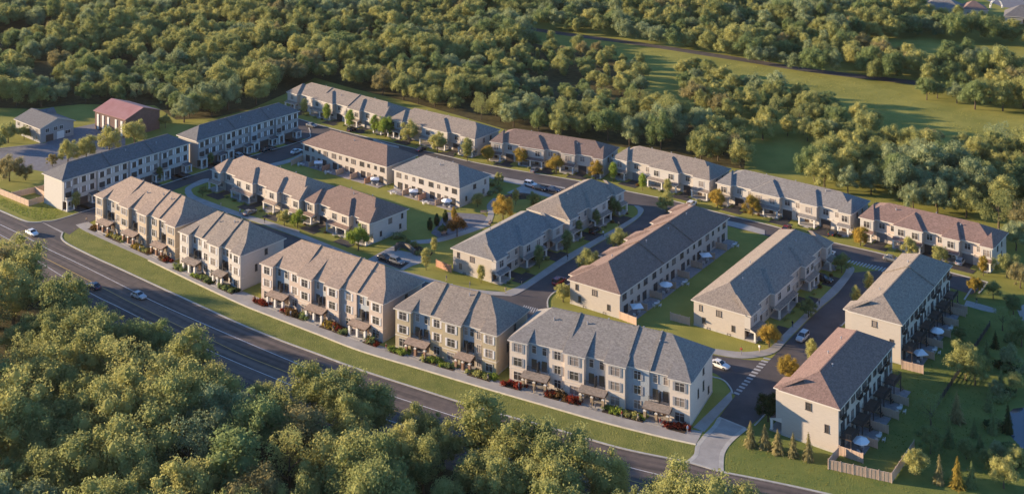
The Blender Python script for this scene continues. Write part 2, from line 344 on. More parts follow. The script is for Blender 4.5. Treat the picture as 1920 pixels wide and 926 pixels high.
pave([(1363,414),(1400,422),(1434,432)], [(1364,423),(1400,432),(1434,441)], z=0.10)
pave([(1300,801),(1371,733)], [(1320,809.5),(1373,749)], z=0.10, sm=False)
pave([(1690,553),(1735,566),(1815,570)][1:], [(1740,572),(1815,577)], z=0.05, sm=False) if False else None
pave([(1812,563),(1845,572),(1868,579)], [(1808,572),(1842,582),(1868,587)], z=0.05, name='garden_path')
pave([(500,309),(545,298),(566,287)], [(512,313),(550,303),(568,293)], z=0.09)
pave([(905,322),(945,333),(990,341)], [(905,330),(940,340),(985,349)], z=0.09)
pave([(700,261),(727,270),(748,275)], [(700,264.5),(727,273.5),(748,278.5)], z=0.09)
# pedestrian crossings: ladder bars painted on the streets
def crossing(a0, a1, b0, b1, n, z):
    A0, A1, B0, B1 = G(*a0), G(*a1), G(*b0), G(*b1)
    for i in range(n):
        t0 = (i + 0.22) / n; t1 = (i + 0.72) / n
        m = MB(); m.face([(*p.xy, z) for p in (A0.lerp(A1, t0), A0.lerp(A1, t1), B0.lerp(B1, t1), B0.lerp(B1, t0))][::1])
        o = m.build('crossing_bar', M['faded_line']); 
        if o.data.polygons[0].normal.z < 0: o.data.flip_normals()
        o.parent = root_cross
    m = MB()
root_cross = tag(empty('crossing_marking', G(1410, 700)), kind='structure'); root_cross.location = (0, 0, 0)
crossing((1374,738),(1434,668), (1384,742),(1447,671), 13, 0.048)
crossing((1592,487),(1664,503), (1586,492),(1656,510), 12, 0.052)
crossing((982,572),(1010,579), (976,580),(1006,588), 7, 0.048)
# yard by the barn
sheet('barn_yard', [G(*p) for p in [(-80,292),(0,279),(85,268),(140,240),(178,232),(235,258),(235,300),(120,330),(60,318),(-80,330)]], 0.012, M['paving'])
ribbon('kerb', line([(-60,286),(0,279),(66,272)], 3), 0, 0.5, 0, 0.12, M['concrete'])
# park in the middle: plaza, paths, parking bays
slab('plaza', [G(*p) for p in [(808,437),(838,398),(905,402),(922,414),(900,428),(842,446),(826,448)]], 0, 0.05, M['paving'])
pave([(925,372),(913,385),(915,403),(906,420)], [(934,372),(924,386),(926,404),(918,424)], z=0.06, name='garden_path')
pave([(690,486),(738,461),(765,452),(830,445),(906,419)], [(700,492),(742,470),(770,459),(832,452),(918,424)], z=0.066, name='garden_path')
slab('parking_pavement', [G(*p) for p in [(692,487),(742,468),(800,480),(792,492),(770,500),(756,507)]], 0, 0.055, M['concrete'])
sheet('parking_bay', [G(*p) for p in [(702,487),(722,480),(768,493),(750,505)]], 0.060, M['drive'])
slab('parking_pavement', [G(*p) for p in [(950,362),(975,350),(990,340),(1060,352),(1050,375),(1012,366)]], 0, 0.052, M['concrete'])
sheet('parking_bay', [G(*p) for p in [(984,350),(996,341),(1075,358),(1060,374)]], 0.058, M['drive'])
sheet('planting_bed', [G(*p) for p in [(748,462),(775,456),(812,474),(806,482),(770,466)]], 0.07, M['mulch'])
sheet('planting_bed', [G(*p) for p in [(948,370),(985,364),(1008,368),(1006,373),(960,375)]], 0.06, M['mulch'])
sheet('pond', [G(*p) for p in [(1886,778),(1900,766),(1960,758),(2000,800),(1960,856),(1912,838),(1892,812)]], 0.03, M['water'])
sheet('garden_path', [G(*p) for p in [(1905,575),(1960,560),(2000,640),(1915,600)]], 0.03, M['concrete'])
sheet('far_lane', line([(870,30),(960,52),(1080,70),(1200,86),(1380,114),(1520,136),(1720,160)]) + line([(1720,152),(1520,129),(1380,107),(1200,80),(1080,64),(960,46),(870,24)]), 0.02, M['street'])
sheet('far_street', [G(*p) for p in [(1800,-20),(2000,-20),(2000,26),(1880,14)]], 0.02, M['paving'])

def tufts(name, poly_px, n, h0, h1, mat, seed):
    rng = random.Random(seed); P = [G(*q) for q in poly_px]; xs = [q.x for q in P]; ys = [q.y for q in P]; m = MB(); k = 0; tries = 0
    def inside(x, y):
        c = False; j = len(P)-1
        for i in range(len(P)):
            if (P[i].y > y) != (P[j].y > y) and x < (P[j].x-P[i].x)*(y-P[i].y)/(P[j].y-P[i].y)+P[i].x: c = not c
            j = i
        return c
    while k < n and tries < n*12:
        tries += 1; x = rng.uniform(min(xs), max(xs)); y = rng.uniform(min(ys), max(ys))
        if not inside(x, y): continue
        k += 1; h = rng.uniform(h0, h1)*rng.choice((0.6, 1, 1, 1.5))
        for b in range(4):
            a = rng.uniform(0, 6.28); w = h*rng.uniform(0.35, 0.7); dx, dy = math.cos(a)*w, math.sin(a)*w; ox, oy = rng.uniform(-h, h), rng.uniform(-h, h); lx, ly = rng.uniform(-.4, .4)*h, rng.uniform(-.4, .4)*h
            j = len(m.v); m.v += [(x+ox-dx, y+oy-dy, 0.0), (x+ox+dx, y+oy+dy, 0.0), (x+ox+lx, y+oy+ly, h)]; m.f.append((j, j+1, j+2)); m.m.append(0)
    o = m.build(name, mat); tag(o, kind='stuff'); return o
M['tuft'] = leafmat('grass_blades', (0.34, 0.32, 0.095), 0.35); M['tuft_g'] = leafmat('green_grass_blades', (0.22, 0.26, 0.07), 0.35)
tufts('verge_grass', [(126,446),(142,427),(220,464),(280,490),(450,572),(594,629),(780,692),(1025,764),(1237,821),(1300,834),(1308,855),(1285,864),(1031,799),(780,725),(594,661),(451,605),(300,536),(180,481),(132,456)], 5000, 0.04, 0.10, M['tuft'], 5)
tufts('lawn_grass', [(1360,884),(1352,850),(1370,828),(1400,808),(1455,850),(1560,880),(1680,912),(1750,920),(1760,960),(1520,917)], 1500, 0.04, 0.09, M['tuft'], 6)
tufts('field_grass', [(930,40),(1080,74),(1380,120),(1540,142),(1700,166),(1720,196),(1900,222),(2000,240),(2000,285),(1800,292),(1690,275),(1640,225),(1420,172),(1330,132),(1240,115),(1210,125),(1050,90)], 3500, 0.10, 0.2, M['tuft'], 7)
tufts('lawn_grass', [(0,385),(45,406),(70,413),(100,409),(118,398),(84,384),(54,392),(0,370)], 1800, 0.06, 0.16, M['tuft_g'], 8)
tufts('garden_grass', [(1700,700),(1790,610),(1850,600),(1880,760),(1860,840),(1900,900),(1760,900),(1720,840),(1640,860),(1660,780)], 3000, 0.06, 0.14, M['tuft_g'], 9)

# ------------------------------------------------------------------ buildings
CACHE = {}
def cached(key, fn):
    if key not in CACHE: CACHE[key] = fn()
    return CACHE[key]
def window_meshes(w, h, frame, glass):
    def fr():
        m = MB(); t = 0.11
        m.box(-w/2-t, w/2+t, -0.09, 0.0, h, h+t); m.box(-w/2-t-0.06, w/2+t+0.06, -0.14, 0.0, -t, 0)
        m.box(-w/2-t, -w/2, -0.09, 0.0, 0, h); m.box(w/2, w/2+t, -0.09, 0.0, 0, h)
        if w > 1.0: m.box(-0.04, 0.04, -0.07, 0.0, 0, h)
        if h > 1.3: m.box(-w/2, w/2, -0.06, 0.0, h*0.66, h*0.66+0.06)
        return m.mesh('window', frame)
    def pa():
        m = MB(); m.box(-w/2, w/2, -0.03, -0.005, 0, h); return m.mesh('pane', glass)
    return cached(('wf', w, h, frame.name), fr), cached(('wp', w, h, glass.name), pa)
SIDES = {'f': 0.0, 'r': R(90), 'b': R(180), 'l': R(-90)}
def win(root, x, y, z, w, h, side='f', frame=None, shut=None, glass=None, name='window'):
    frame = frame or M['frame_w']
    glass = glass or (M['curtain_glass'] if random.random() < 0.38 else M['glass'])
    a, b = window_meshes(round(w, 2), round(h, 2), frame, glass)
    o = inst(name, a, root, (x, y, z), SIDES[side]); inst('pane', b, o)
    if shut:
        sm = cached(('sh', round(h, 2), shut.name), lambda: shutter_mesh(h, shut))
        for s in (-1, 1): inst('shutter', sm, o, (s * (w/2 + 0.36), 0, 0))
    return o
def shutter_mesh(h, mat):
    m = MB(); m.box(-0.2, 0.2, -0.07, -0.002, -0.05, h + 0.05); m.box(-0.14, 0.14, -0.085, -0.07, 0.05, h*0.46); m.box(-0.14, 0.14, -0.085, -0.07, h*0.54, h - 0.05)
    return m.mesh('shutter', mat)
def door(root, x, y, z, w, h, side='f', mat=None, name='door'):
    mat = mat or M['door']
    def mk():
        m = MB(); m.box(-w/2, w/2, -0.06, 0, 0, h); m.box(-w/2-0.1, -w/2, -0.1, 0, 0, h+0.1); m.box(w/2, w/2+0.1, -0.1, 0, 0, h+0.1); m.box(-w/2, w/2, -0.1, 0, h, h+0.1)
        if name == 'garage_door':
            for k in range(4): m.box(-w/2+0.08, w/2-0.08, -0.085, -0.06, k*h/4+0.05, (k+1)*h/4-0.05)
        else:
            m.box(-w*0.32, w*0.32, -0.08, -0.06, h*0.12, h*0.45); m.box(-w*0.32, w*0.32, -0.08, -0.06, h*0.52, h*0.92)
        return m.mesh(name, mat)
    o = inst(name, cached(('d', round(w,2), round(h,2), mat.name, name), mk), root, (x, y, z), SIDES[side])
    if name == 'door':
        hm = cached('handle', lambda: handle_mesh()); inst('handle', hm, o, (w*0.38, 0, h*0.46))
    return o
def handle_mesh():
    m = MB(); m.box(-0.03, 0.03, -0.16, -0.06, -0.12, 0.12); return m.mesh('handle', M['dark'])

def hip_roof(root, L, D, h, pitch, mat, ov=0.55, mat_f=None, name='roof', gable_l=False, gable_r=False):
    t = math.tan(pitch); x0, x1, y0, y1 = -ov, L+ov, -ov, D+ov; W = y1 - y0; rise = W/2*t; ze = h; zb = h - 0.24
    rl = x0 if gable_l else x0 + W/2*0.92; rr = x1 if gable_r else x1 - W/2*0.92
    yc = (y0+y1)/2; A = (x0,y0,ze); B = (x1,y0,ze); C = (x1,y1,ze); Dd = (x0,y1,ze); P = (rl,yc,ze+rise); Q = (rr,yc,ze+rise)
    m = MB(); m.face([A,B,Q,P]); m.face([C,Dd,P,Q]); m.face([Dd,A,P]); m.face([B,C,Q])
    for p, q in ((A,B),(B,C),(C,Dd),(Dd,A)): m.face([(p[0],p[1],zb),(q[0],q[1],zb),q,p], 1)
    m.face([(x0,y1,zb),(x1,y1,zb),(x1,y0,zb),(x0,y0,zb)], 1)
    o = m.build(name, [mat, mat_f or M['offwhite']], root)
    rm = MB(); rm.box(rl, rr, yc-0.14, yc+0.14, ze+rise-0.06, ze+rise+0.07); rm.build('ridge_cap', mat, o)
    return o, (ze + rise, yc, rl, rr, t)
def bay_roof(root, x0, x1, yf, h, mat, t_main, ov=0.4, tside=0.95, mat_f=None, ov_main=0.55, apex=None):
    a0, a1 = x0-ov, x1+ov; wd = a1-a0; y0 = yf-ov
    rise = min(wd/2*tside, 2.65) if apex is None else apex
    tf = t_main*1.0
    ya = y0 + rise/tf                              # hip apex above the bay front
    ye = -ov_main + rise/t_main                    # where the ridge meets the main slope
    xc = (a0+a1)/2; zt = h + rise + 0.02; z = h + 0.02; zb = h - 0.22
    if ye < ya + 0.05: ye = ya + 0.05
    m = MB()
    A = (a0,y0,z); B = (a1,y0,z); Af = (a0,-ov_main,z); Bf = (a1,-ov_main,z); P = (xc,ya,zt); Q = (xc,ye,zt)
    m.face([A,B,P]); m.face([Bf,Q,P,B]); m.face([A,P,Q,Af])
    m.face([(a0,y0,zb),(a1,y0,zb),B,A],1); m.face([(a1,y0,zb),(a1,-ov_main,zb),Bf,B],1); m.face([(a0,-ov_main,zb),(a0,y0,zb),A,Af],1)
    m.face([(a0,-ov_main,zb),(a1,-ov_main,zb),(a1,y0,zb),(a0,y0,zb)],1)
    return m.build('bay_roof', [mat, mat_f or M['offwhite']], root)
def shed_bay_roof(root, x0, x1, yf, h, mat, t_main, ym, L=99, ov=0.4, ov_main=0.55, mat_f=None):   # roof of a shallow bay: lies a little proud of the main slope and dies into it
    a0, a1 = x0-ov, x1+ov; y0 = yf-ov; z = h+0.02; zb = h-0.22; zm = h+(ym+ov_main)*t_main+0.015; m = MB()
    cl = 0.92*(ym+ov_main); xr = min(a1, L+ov_main-cl-0.02); xl = max(a0, -ov_main+cl+0.02)
    A, B, C, D = (a0,y0,z), (a1,y0,z), (max(xr, xl+0.05),ym,zm), (xl,ym,zm)
    m.face([A,B,C,D]); m.face([B,(a1,-ov_main,z-0.05),C]); m.face([(a0,-ov_main,z-0.05),A,D])
    m.face([(a0,y0,zb),(a1,y0,zb),B,A],1); m.face([(a1,y0,zb),(a1,-ov_main,zb),(a1,-ov_main,z-0.05),B],1); m.face([(a0,-ov_main,zb),(a0,y0,zb),A,(a0,-ov_main,z-0.05)],1)
    m.face([(a0,-ov_main,zb),(a1,-ov_main,zb),(a1,y0,zb),(a0,y0,zb)],1)
    return m.build('bay_roof', [mat, mat_f or M['offwhite']], root)
def fin(root, x, D, h, t, mat, ov=0.5, up=0.32):    # raised party wall running up and down the roof
    m = MB(); W = D+2*ov; w = 0.16
    pts = [(-ov, h), (D/2, h+W/2*t), (D+ov, h)]
    for s in (0, 1):
        (ya, za), (yb, zb) = pts[s], pts[s+1]
        for side in (-1, 1):
            f = [(x+side*w, ya, za-0.1), (x+side*w, yb, zb-0.1), (x+side*w, yb, zb+up), (x+side*w, ya, za+up)]
            m.face(f if side > 0 else f[::-1])
        m.face([(x-w, ya, za+up), (x+w, ya, za+up), (x+w, yb, zb+up), (x-w, yb, zb+up)])
        if s == 0: m.face([(x-w, ya, za-0.1), (x+w, ya, za-0.1), (x+w, ya, za+up), (x-w, ya, za+up)])
    return m.build('party_wall', mat, root)
def lean(root, x0, x1, y0, y1, z0, z1, mat, name='porch_roof', fas=None):     # porch roof: high at y1 (wall), low at y0
    m = MB(); th = 0.18
    m.face([(x0,y0,z0),(x1,y0,z0),(x1,y1,z1),(x0,y1,z1)])
    m.face([(x0,y0,z0-th),(x1,y0,z0-th),(x1,y0,z0),(x0,y0,z0)],1); m.face([(x1,y0,z0-th),(x1,y1,z0-th),(x1,y1,z1),(x1,y0,z0)],1); m.face([(x0,y1,z0-th),(x0,y0,z0-th),(x0,y0,z0),(x0,y1,z1)],1)
    m.face([(x0,y1,z0-th),(x1,y1,z0-th),(x1,y0,z0-th),(x0,y0,z0-th)],1)
    return m.build(name, [mat, fas or M['offwhite']], root)
def pillar(root, x, y, z0, z1, w, mat, base=None):
    def mk():
        m = MB()
        if base:
            m.box(-w/2, w/2, -w/2, w/2, 0, (z1-z0)*0.72); m.box(-w/2-0.06, w/2+0.06, -w/2-0.06, w/2+0.06, (z1-z0)*0.72, (z1-z0)*0.78, 1); m.box(-w*0.32, w*0.32, -w*0.32, w*0.32, (z1-z0)*0.78, z1-z0, 1)
        else:
            m.box(-w/2, w/2, -w/2, w/2, 0, z1-z0); m.box(-w/2-0.05, w/2+0.05, -w/2-0.05, w/2+0.05, 0, 0.2); m.box(-w/2-0.05, w/2+0.05, -w/2-0.05, w/2+0.05, z1-z0-0.18, z1-z0-0.02)
        return m.mesh('pillar', [mat, M['white']])
    return inst('pillar', cached(('pl', round(z1-z0,2), w, mat.name, bool(base)), mk), root, (x, y, z0))
def railing(root, x0, x1, y0, y1, z, mat, h=1.0, sides=True, step=0.32):
    m = MB(); r = 0.03
    def run(ax, ay, bx, by):
        d = math.hypot(bx-ax, by-ay); n = max(2, int(d/step)); ux, uy = (bx-ax)/d, (by-ay)/d
        m.tube((ax,ay,z+h), (bx,by,z+h), 0.045, 4); m.tube((ax,ay,z+0.12), (bx,by,z+0.12), 0.03, 4)
        for k in range(n+1):
            px, py = ax+ux*d*k/n, ay+uy*d*k/n; m.box(px-r, px+r, py-r, py+r, z, z+h)
    run(x0, y0, x1, y0)
    if sides: run(x0, y0, x0, y1); run(x1, y0, x1, y1)
    return m.build('railing', mat, root)

class Bld:
    pass
def start(key, name, fl, fr, h, depth, wall, roof, pitch, label, cat='townhouses', group=None, L=None):
    a = G(fl[0], fl[1], h); b = G(fr[0], fr[1], h); d = b - a
    root = empty(name, (a.x, a.y, 0), math.atan2(d.y, d.x)); tag(root, label, cat, group)
    B = Bld(); B.root = root; B.L = L or d.length; B.D = depth; B.h = h; B.wall = wall; B.roofm = roof; B.pitch = pitch; B.t = math.tan(pitch); B.key = key
    ob = 0.35                                            # eave pixels mark the overhang edge, walls stand back a little
    m = MB(); m.box(0, B.L, 0, depth, 0, h-0.02, top=False, bottom=False)
    m.build('wall', wall, root)
    f = MB(); f.box(-0.05, B.L+0.05, -0.05, depth+0.05, 0, 0.42, top=True, bottom=False); f.build('foundation', M['kerb'], root)
    B.roof, B.rinfo = hip_roof(root, B.L, depth, h, pitch, roof)
    return B
def vents(B, n=3):
    z, yc, rl, rr, t = B.rinfo
    for k in range(n):
        x = rl + (rr-rl)*(k+0.5)/n + random.uniform(-1.5, 1.5); y = yc + random.choice((-1, 1))*random.uniform(1.0, 2.5); zz = z - abs(y-yc)*t
        m = MB(); m.cyl((0,0), 0.13, 0.13, -0.2, 0.45, 7); m.cyl((0,0), 0.2, 0.2, 0.45, 0.55, 7)
        inst('roof_vent', cached('vent', lambda: m.mesh('roof_vent', M['shutter'])), B.roof, (x, y, zz))
def endwin(B, side, specs, frame=None):
    for (u, z, w, h) in specs:
        if side == 'r': win(B.root, B.L, u*B.D, z, w, h, 'r', frame or M['frame_d'])
        else: win(B.root, 0, u*B.D, z, w, h, 'l', frame or M['frame_d'])
def layout(segs, L):
    tot = sum(s[1] for s in segs); x = 0; out = []
    for k, w in segs: out.append((k, x*L/tot, (x+w)*L/tot)); x += w
    return out

# three-storey street front: projecting bays, recessed entries with balconies, porches on brick pillars
def front3(B, segs, baymat, flatmat, recmat, porchmat, pillarmat, shut):
    r = B.root; FL = B.h/3
    lay = layout(segs, B.L)
    for i, (k, x0, x1) in enumerate(lay):
        xc = (x0+x1)/2; w = x1-x0
        if k == 'b':
            p = 1.2; m = MB(); m.box(x0, x1, -p, 0.0, 0, B.h-0.03, top=False, bottom=False); m.build('bay', baymat, r)
            bm = MB(); bm.box(x0-0.05, x1+0.05, -p-0.06, -0.02, 3.02, 3.2); bm.build('band_course', M['offwhite'], r)
            bm = MB(); bm.box(x0-0.05, x1+0.05, -p-0.06, -0.02, 0.0, 0.4); bm.build('plinth', M['kerb'], r)
            shed_bay_roof(r, x0, x1, -p, B.h, B.roofm, B.t, (2.6, B.D/2-0.2, 4.6, 3.4)[(i*3+len(B.key)) % 4] if 0 < i < len(lay)-1 else 2.2, B.L)
            for f in range(3): win(r, xc, -p, 0.75+FL*f, min(2.0, w*0.46), 1.75, 'f', M['frame_w'], shut if f else None)
        elif k == 'f':
            p = 0.45; m = MB(); m.box(x0, x1, -p, 0.0, 0, B.h-0.03, top=False, bottom=False); m.build('wall', baymat if i < 3 else flatmat, r)
            shed_bay_roof(r, x0, x1, -p, B.h, B.roofm, B.t, B.D/2-0.25, B.L, 0.12)
            for f in range(3): win(r, xc, -p, 0.75+FL*f, min(1.5, w*0.42), 1.75, 'f', M['frame_w'], shut if f and w > 3 else None)
        else:
            m = MB(); m.box(x0, x1, -0.06, 0.0, 3.3, B.h-0.03); m.build('siding_panel', recmat, r)
            for s in (-0.24, 0.24):
                win(r, xc+s*w, -0.06, FL*2+0.75, 0.95, 1.6, 'f', M['frame_w']); door(r, xc+s*w, -0.06, FL+0.25, 1.0, 2.15, 'f', M['glass'], 'balcony_door')
                door(r, xc+s*w*0.9, 0, 0.35, 1.0, 2.15)
            sl = MB(); sl.box(x0+0.02, x1-0.02, -1.22, -0.07, FL+0.05, FL+0.22); sl.build('balcony_floor', M['offwhite'], r)
            railing(r, x0+0.08, x1-0.08, -1.12, -0.1, FL+0.22, M['dark'], 1.0, False)
            dv = MB(); dv.box(xc-0.12, xc+0.12, -1.18, -0.07, FL+0.22, FL+2.3); dv.build('balcony_screen', M['dark'], r)
            e = 0.6; a0, a1 = max(0.1, x0-e), min(B.L-0.1, x1+e); yf = -3.3
            lean(r, a0, a1, yf, -1.22, 2.75, 3.35, porchmat, fas=M['door'])
            nb = MB(); nb.box(x0, x1, -1.22, 0, 2.9, 3.06); nb.build('porch_ceiling', M['offwhite'], r)
            fl_ = MB(); fl_.box(a0+0.1, a1-0.1, yf+0.2, -0.01, 0, 0.34); fl_.box(xc-1.6, xc+1.6, yf-0.5, yf+0.2, 0, 0.17); fl_.build('porch_floor', M['concrete'], r)
            for u in (0.04, 0.5, 0.96): pillar(r, a0+(a1-a0)*u+(0.25 if u < 0.1 else -0.25 if u > 0.9 else 0), yf+0.55, 0.34, 2.62, 0.55, pillarmat, True)

# two-storey front: upper bays over porches, garages between
def front2(B, segs, setback, shut=None, porchmat=None, drv=True):
    r = B.root; lay = layout(segs, B.L); pm = porchmat or B.roofm
    for k, x0, x1 in lay:
        xc = (x0+x1)/2; w = x1-x0
        if k == 'b':
            p = 1.5; m = MB(); m.box(x0, x1, -p, 0, 2.85, B.h-0.03, top=False); m.build('bay', WALL['white'] if B.wall != WALL['white'] else WALL['cream'], r)
            bay_roof(r, x0, x1, -p, B.h, B.roofm, B.t, tside=1.3)
            n = 2 if w > 6 else 1
            for q in range(n): win(r, x0+w*(q+0.5)/n, -p, 3.75, 1.7, 1.65, 'f', M['frame_w'])
            lean(r, x0-0.25, x1+0.25, -2.9, -p-0.02, 2.55, 3.1, pm)
            cl = MB(); cl.box(x0, x1, -2.7, 0, 2.42, 2.52); cl.build('porch_ceiling', M['offwhite'], r)
            fl_ = MB(); fl_.box(x0, x1, -2.9, -0.01, 0, 0.36); fl_.box(xc-0.9, xc+0.9, -3.5, -2.9, 0, 0.18); fl_.build('porch_floor', M['concrete'], r)
            for u in ([0.22, w-0.22] if n == 1 else [0.22, w/2, w-0.22]): pillar(r, x0+u, -2.6, 0.36, 2.42, 0.42, M['white'])
            for q in range(n):
                door(r, x0+w*(q+0.28)/n if n == 1 else x0+w*(0.36+0.28*q), 0, 0.36, 1.0, 2.0); win(r, x0+w*0.68 if n == 1 else x0+w*(0.14+0.72*q), 0, 0.9, 1.3, 1.4, 'f', M['frame_w'])
        elif k == 'g':
            gw = min(2.7, w*0.8)
            door(r, xc, 0, 0.05, gw, 2.25, 'f', random.choice((M['garage'], M['garage'], M['garage2'])), 'garage_door')
            win(r, xc, 0, 3.85, min(1.6, w*0.45), 1.5, 'f', M['frame_w'], shut)
            hb = MB(); hb.box(x0+0.03, x1-0.03, -0.25, -0.0, 2.75, 2.95); hb.build('band_course', M['offwhite'], r)
            if drv:
                dm = MB(); dm.box(xc-gw/2-1.9, xc+gw/2+1.9, -setback, -3.55, 0, 0.062); dm.box(xc-gw/2-0.2, xc+gw/2+0.2, -3.55, -0.02, 0, 0.062); dm.build('driveway', M['drive'], r)
        else:
            win(r, xc, 0, 3.85, min(1.3, max(0.7, w*0.45)), 1.5, 'f', M['frame_w'], shut)
            if w > 2.4: win(r, xc, 0, 0.9, 1.2, 1.5, 'f', M['frame_w'])
            hb = MB(); hb.box(x0+0.02, x1-0.02, -0.12, -0.0, 2.75, 2.92); hb.build('band_course', M['offwhite'], r)

# garden side of a two-storey terrace
def back2(B, n, frame):
    r = B.root; w = B.L/n
    for i in range(n):
        x = i*w; mir = (i % 2)
        q = (lambda u: x + (w*u if not mir else w*(1-u)))
        win(r, q(0.3), 0, 3.95, 1.7, 1.35, 'f', frame); win(r, q(0.76), 0, 4.2, 0.8, 1.0, 'f', frame)
        door(r, q(0.38), 0, 0.25, 1.7, 2.1, 'f', M['glass'], 'patio_door'); win(r, q(0.78), 0, 0.95, 1.1, 1.4, 'f', frame)
        pt = MB(); pt.box(x+0.4, x+w-0.4, -3.6, -0.02, 0, 0.12); pt.build('patio', M['rug'], r)
        st = MB(); st.box(q(0.38)-0.9, q(0.38)+0.9, -0.9, -0.06, 0.12, 0.26); st.build('step', M['concrete'], r)

# garden side with walk-out basement, decks and black rails
def back3(B, n):
    r = B.root; w = B.L/n; FL = B.h/3
    for i in range(n):
        x = i*w; mir = (i % 2); q = (lambda u: x + (w*u if not mir else w*(1-u)))
        win(r, q(0.28), 0, 0.8+2*FL, 1.4, 1.6, 'f', M['frame_d'], M['dark']); win(r, q(0.74), 0, 0.8+2*FL, 0.9, 1.6, 'f', M['frame_d'], M['dark'])
        door(r, q(0.35), 0, FL+0.2, 1.8, 2.15, 'f', M['glass'], 'balcony_door'); win(r, q(0.8), 0, FL+0.8, 1.0, 1.5, 'f', M['frame_d'])
        door(r, q(0.35), 0, 0.2, 1.8, 2.15, 'f', M['glass'], 'patio_door'); win(r, q(0.8), 0, 0.9, 1.0, 1.4, 'f', M['frame_d'])
        dk = MB(); dk.box(x+0.5, x+w-1.2, -2.5, -0.03, FL-0.02, FL+0.16); dk.build('deck', M['door'], r)
        railing(r, x+0.6, x+w-1.3, -2.4, -0.1, FL+0.16, M['dark'], 1.05)
        for u in (x+0.7, x+w-1.4): 
            pm = MB(); pm.box(-0.09, 0.09, -0.09, 0.09, 0, FL-0.02); inst('deck_post', cached(('dp', FL), lambda: pm.mesh('deck_post', M['dark'])), r, (u, -2.3, 0))
        jb = MB(); xx = q(0.28); jb.box(xx-0.95, xx+0.95, -0.75, -0.1, 2*FL+0.35, 2*FL+0.45); jo = jb.build('juliet_balcony', M['dark'], r)
        railing(jo, xx-0.9, xx+0.9, -0.7, -0.12, 2*FL+0.45, M['dark'], 0.95, True, 0.22)
        # open flight of steps down from the deck
        sm = MB(); n_ = 8
        for k in range(n_): sm.box(x+w-1.15, x+w-0.25, -2.5-0.27*k-0.27+2.0, -2.5-0.27*k+2.0, FL-0.02-(k+1)*FL/(n_+1)-0.06, FL-0.02-(k+1)*FL/(n_+1))
        sm.build('steps', M['door'], r)
        pt = MB(); pt.box(x+0.3, x+w-0.3, -4.2, -0.02, 0, 0.10); pt.build('patio', M['rug'], r)

# three-storey back-lane front (windows with white shutters, balconies over garages)
def front3b(B, n, setback):
    r = B.root; w = B.L/n; FL = B.h/3
    for i in range(n):
        x = i*w; mir = i % 2; q = (lambda u: x + (w*u if not mir else w*(1-u)))
        if i % 2 == 0:
            m = MB(); m.box(x+0.02, x+w*0.5, -0.9, 0, 2.85, B.h-0.03, top=False); m.build('bay', [WALL['grey'], WALL['white'], M['blue_siding']][(i//2) % 3], r)
        off = -0.9 if i % 2 == 0 else 0
        for u in (0.25, 0.75):
            yy = -0.9 if (i % 2 == 0 and u < 0.5) else 0
            win(r, x+w*u, yy, 2*FL+0.75, 1.2, 1.6, 'f', M['frame_d'], M['shutter_w']); 
            if u > 0.5 or i % 2: win(r, x+w*u, yy, FL+0.75, 1.2, 1.6, 'f', M['frame_d'], M['shutter_w'])
        if i % 2 == 0:
            door(r, x+w*0.25, -0.9, FL+0.1, 1.7, 2.1, 'f', M['glass'], 'balcony_door')
            sl = MB(); sl.box(x+0.1, x+w*0.5-0.1, -2.4, -0.92, FL-0.15, FL+0.05); sl.build('balcony_floor', M['offwhite'], r)
            railing(r, x+0.2, x+w*0.5-0.2, -2.3, -1.0, FL+0.05, M['white'])
            for u in (0.35, w*0.5-0.35): pillar(r, x+u, -2.2, 0.3, FL-0.15, 0.4, M['white'])
            fl_ = MB(); fl_.box(x+0.1, x+w*0.5-0.1, -2.5, -0.01, 0, 0.3); fl_.build('porch_floor', M['concrete'], r)
            door(r, x+w*0.14, 0, 0.3, 1.0, 2.1)
            win(r, x+w*0.35, 0, 0.9, 1.0, 1.4, 'f', M['frame_d'])
        else:
            lean(r, x+w*0.5+0.1, x+w-0.1, -2.0, -0.02, 2.5, 3.0, B.roofm)
            for u in (w*0.5+0.35, w-0.35): pillar(r, x+u, -1.75, 0.3, 2.34, 0.38, M['white'])
            fl_ = MB(); fl_.box(x+w*0.5+0.1, x+w-0.1, -2.2, -0.01, 0, 0.3); fl_.build('porch_floor', M['concrete'], r)
            door(r, x+w*0.75, 0, 0.3, 1.0, 2.1)
        gx = x + (w*0.76 if i % 2 == 0 else w*0.25)
        door(r, gx, 0, 0.05, 2.5, 2.25, 'f', M['garage'], 'garage_door')
        dm = MB(); dm.box(gx-2.2, gx+2.2, -setback, -0.02, 0, 0.062); dm.build('driveway', M['drive'], r)

SEG_E = [('b',.10),('r',.125),('f',.095),('b',.11),('r',.12),('b',.105),('f',.125),('r',.115),('b',.105)]
SEG_D = [('b',.155),('r',.18),('f',.14),('b',.18),('r',.12),('f',.09),('b',.135)]
SEG_T = [('b',.105),('g',.11),('f',.055),('b',.215),('g',.09),('f',.065),('b',.12),('g',.105),('f',.055),('b',.08)]
SEG_S = [('b',.15),('g',.16),('f',.08),('b',.30),('g',.15),('b',.16)]
ENDR = [(0.55, 6.9, 0.8, 1.4), (0.3, 3.6, 0.6, 1.7), (0.55, 3.5, 0.7, 1.9), (0.8, 1.2, 0.7, 1.4)]
END2 = [(0.5, 3.9, 1.2, 1.3), (0.22, 1.3, 0.6, 1.3), (0.86, 4.0, 0.6, 1.3), (0.8, 1.2, 0.6, 1.3), (0.3, 0.05, 0.7, 0.32), (0.7, 0.05, 0.7, 0.32)]
BL = {}
P3, P2, P2b = R(33), R(25), R(27)
FRONT_G, TOP_G = 'three-storey terraces along the front walk', 'two-storey terraces along the far side of the top street'
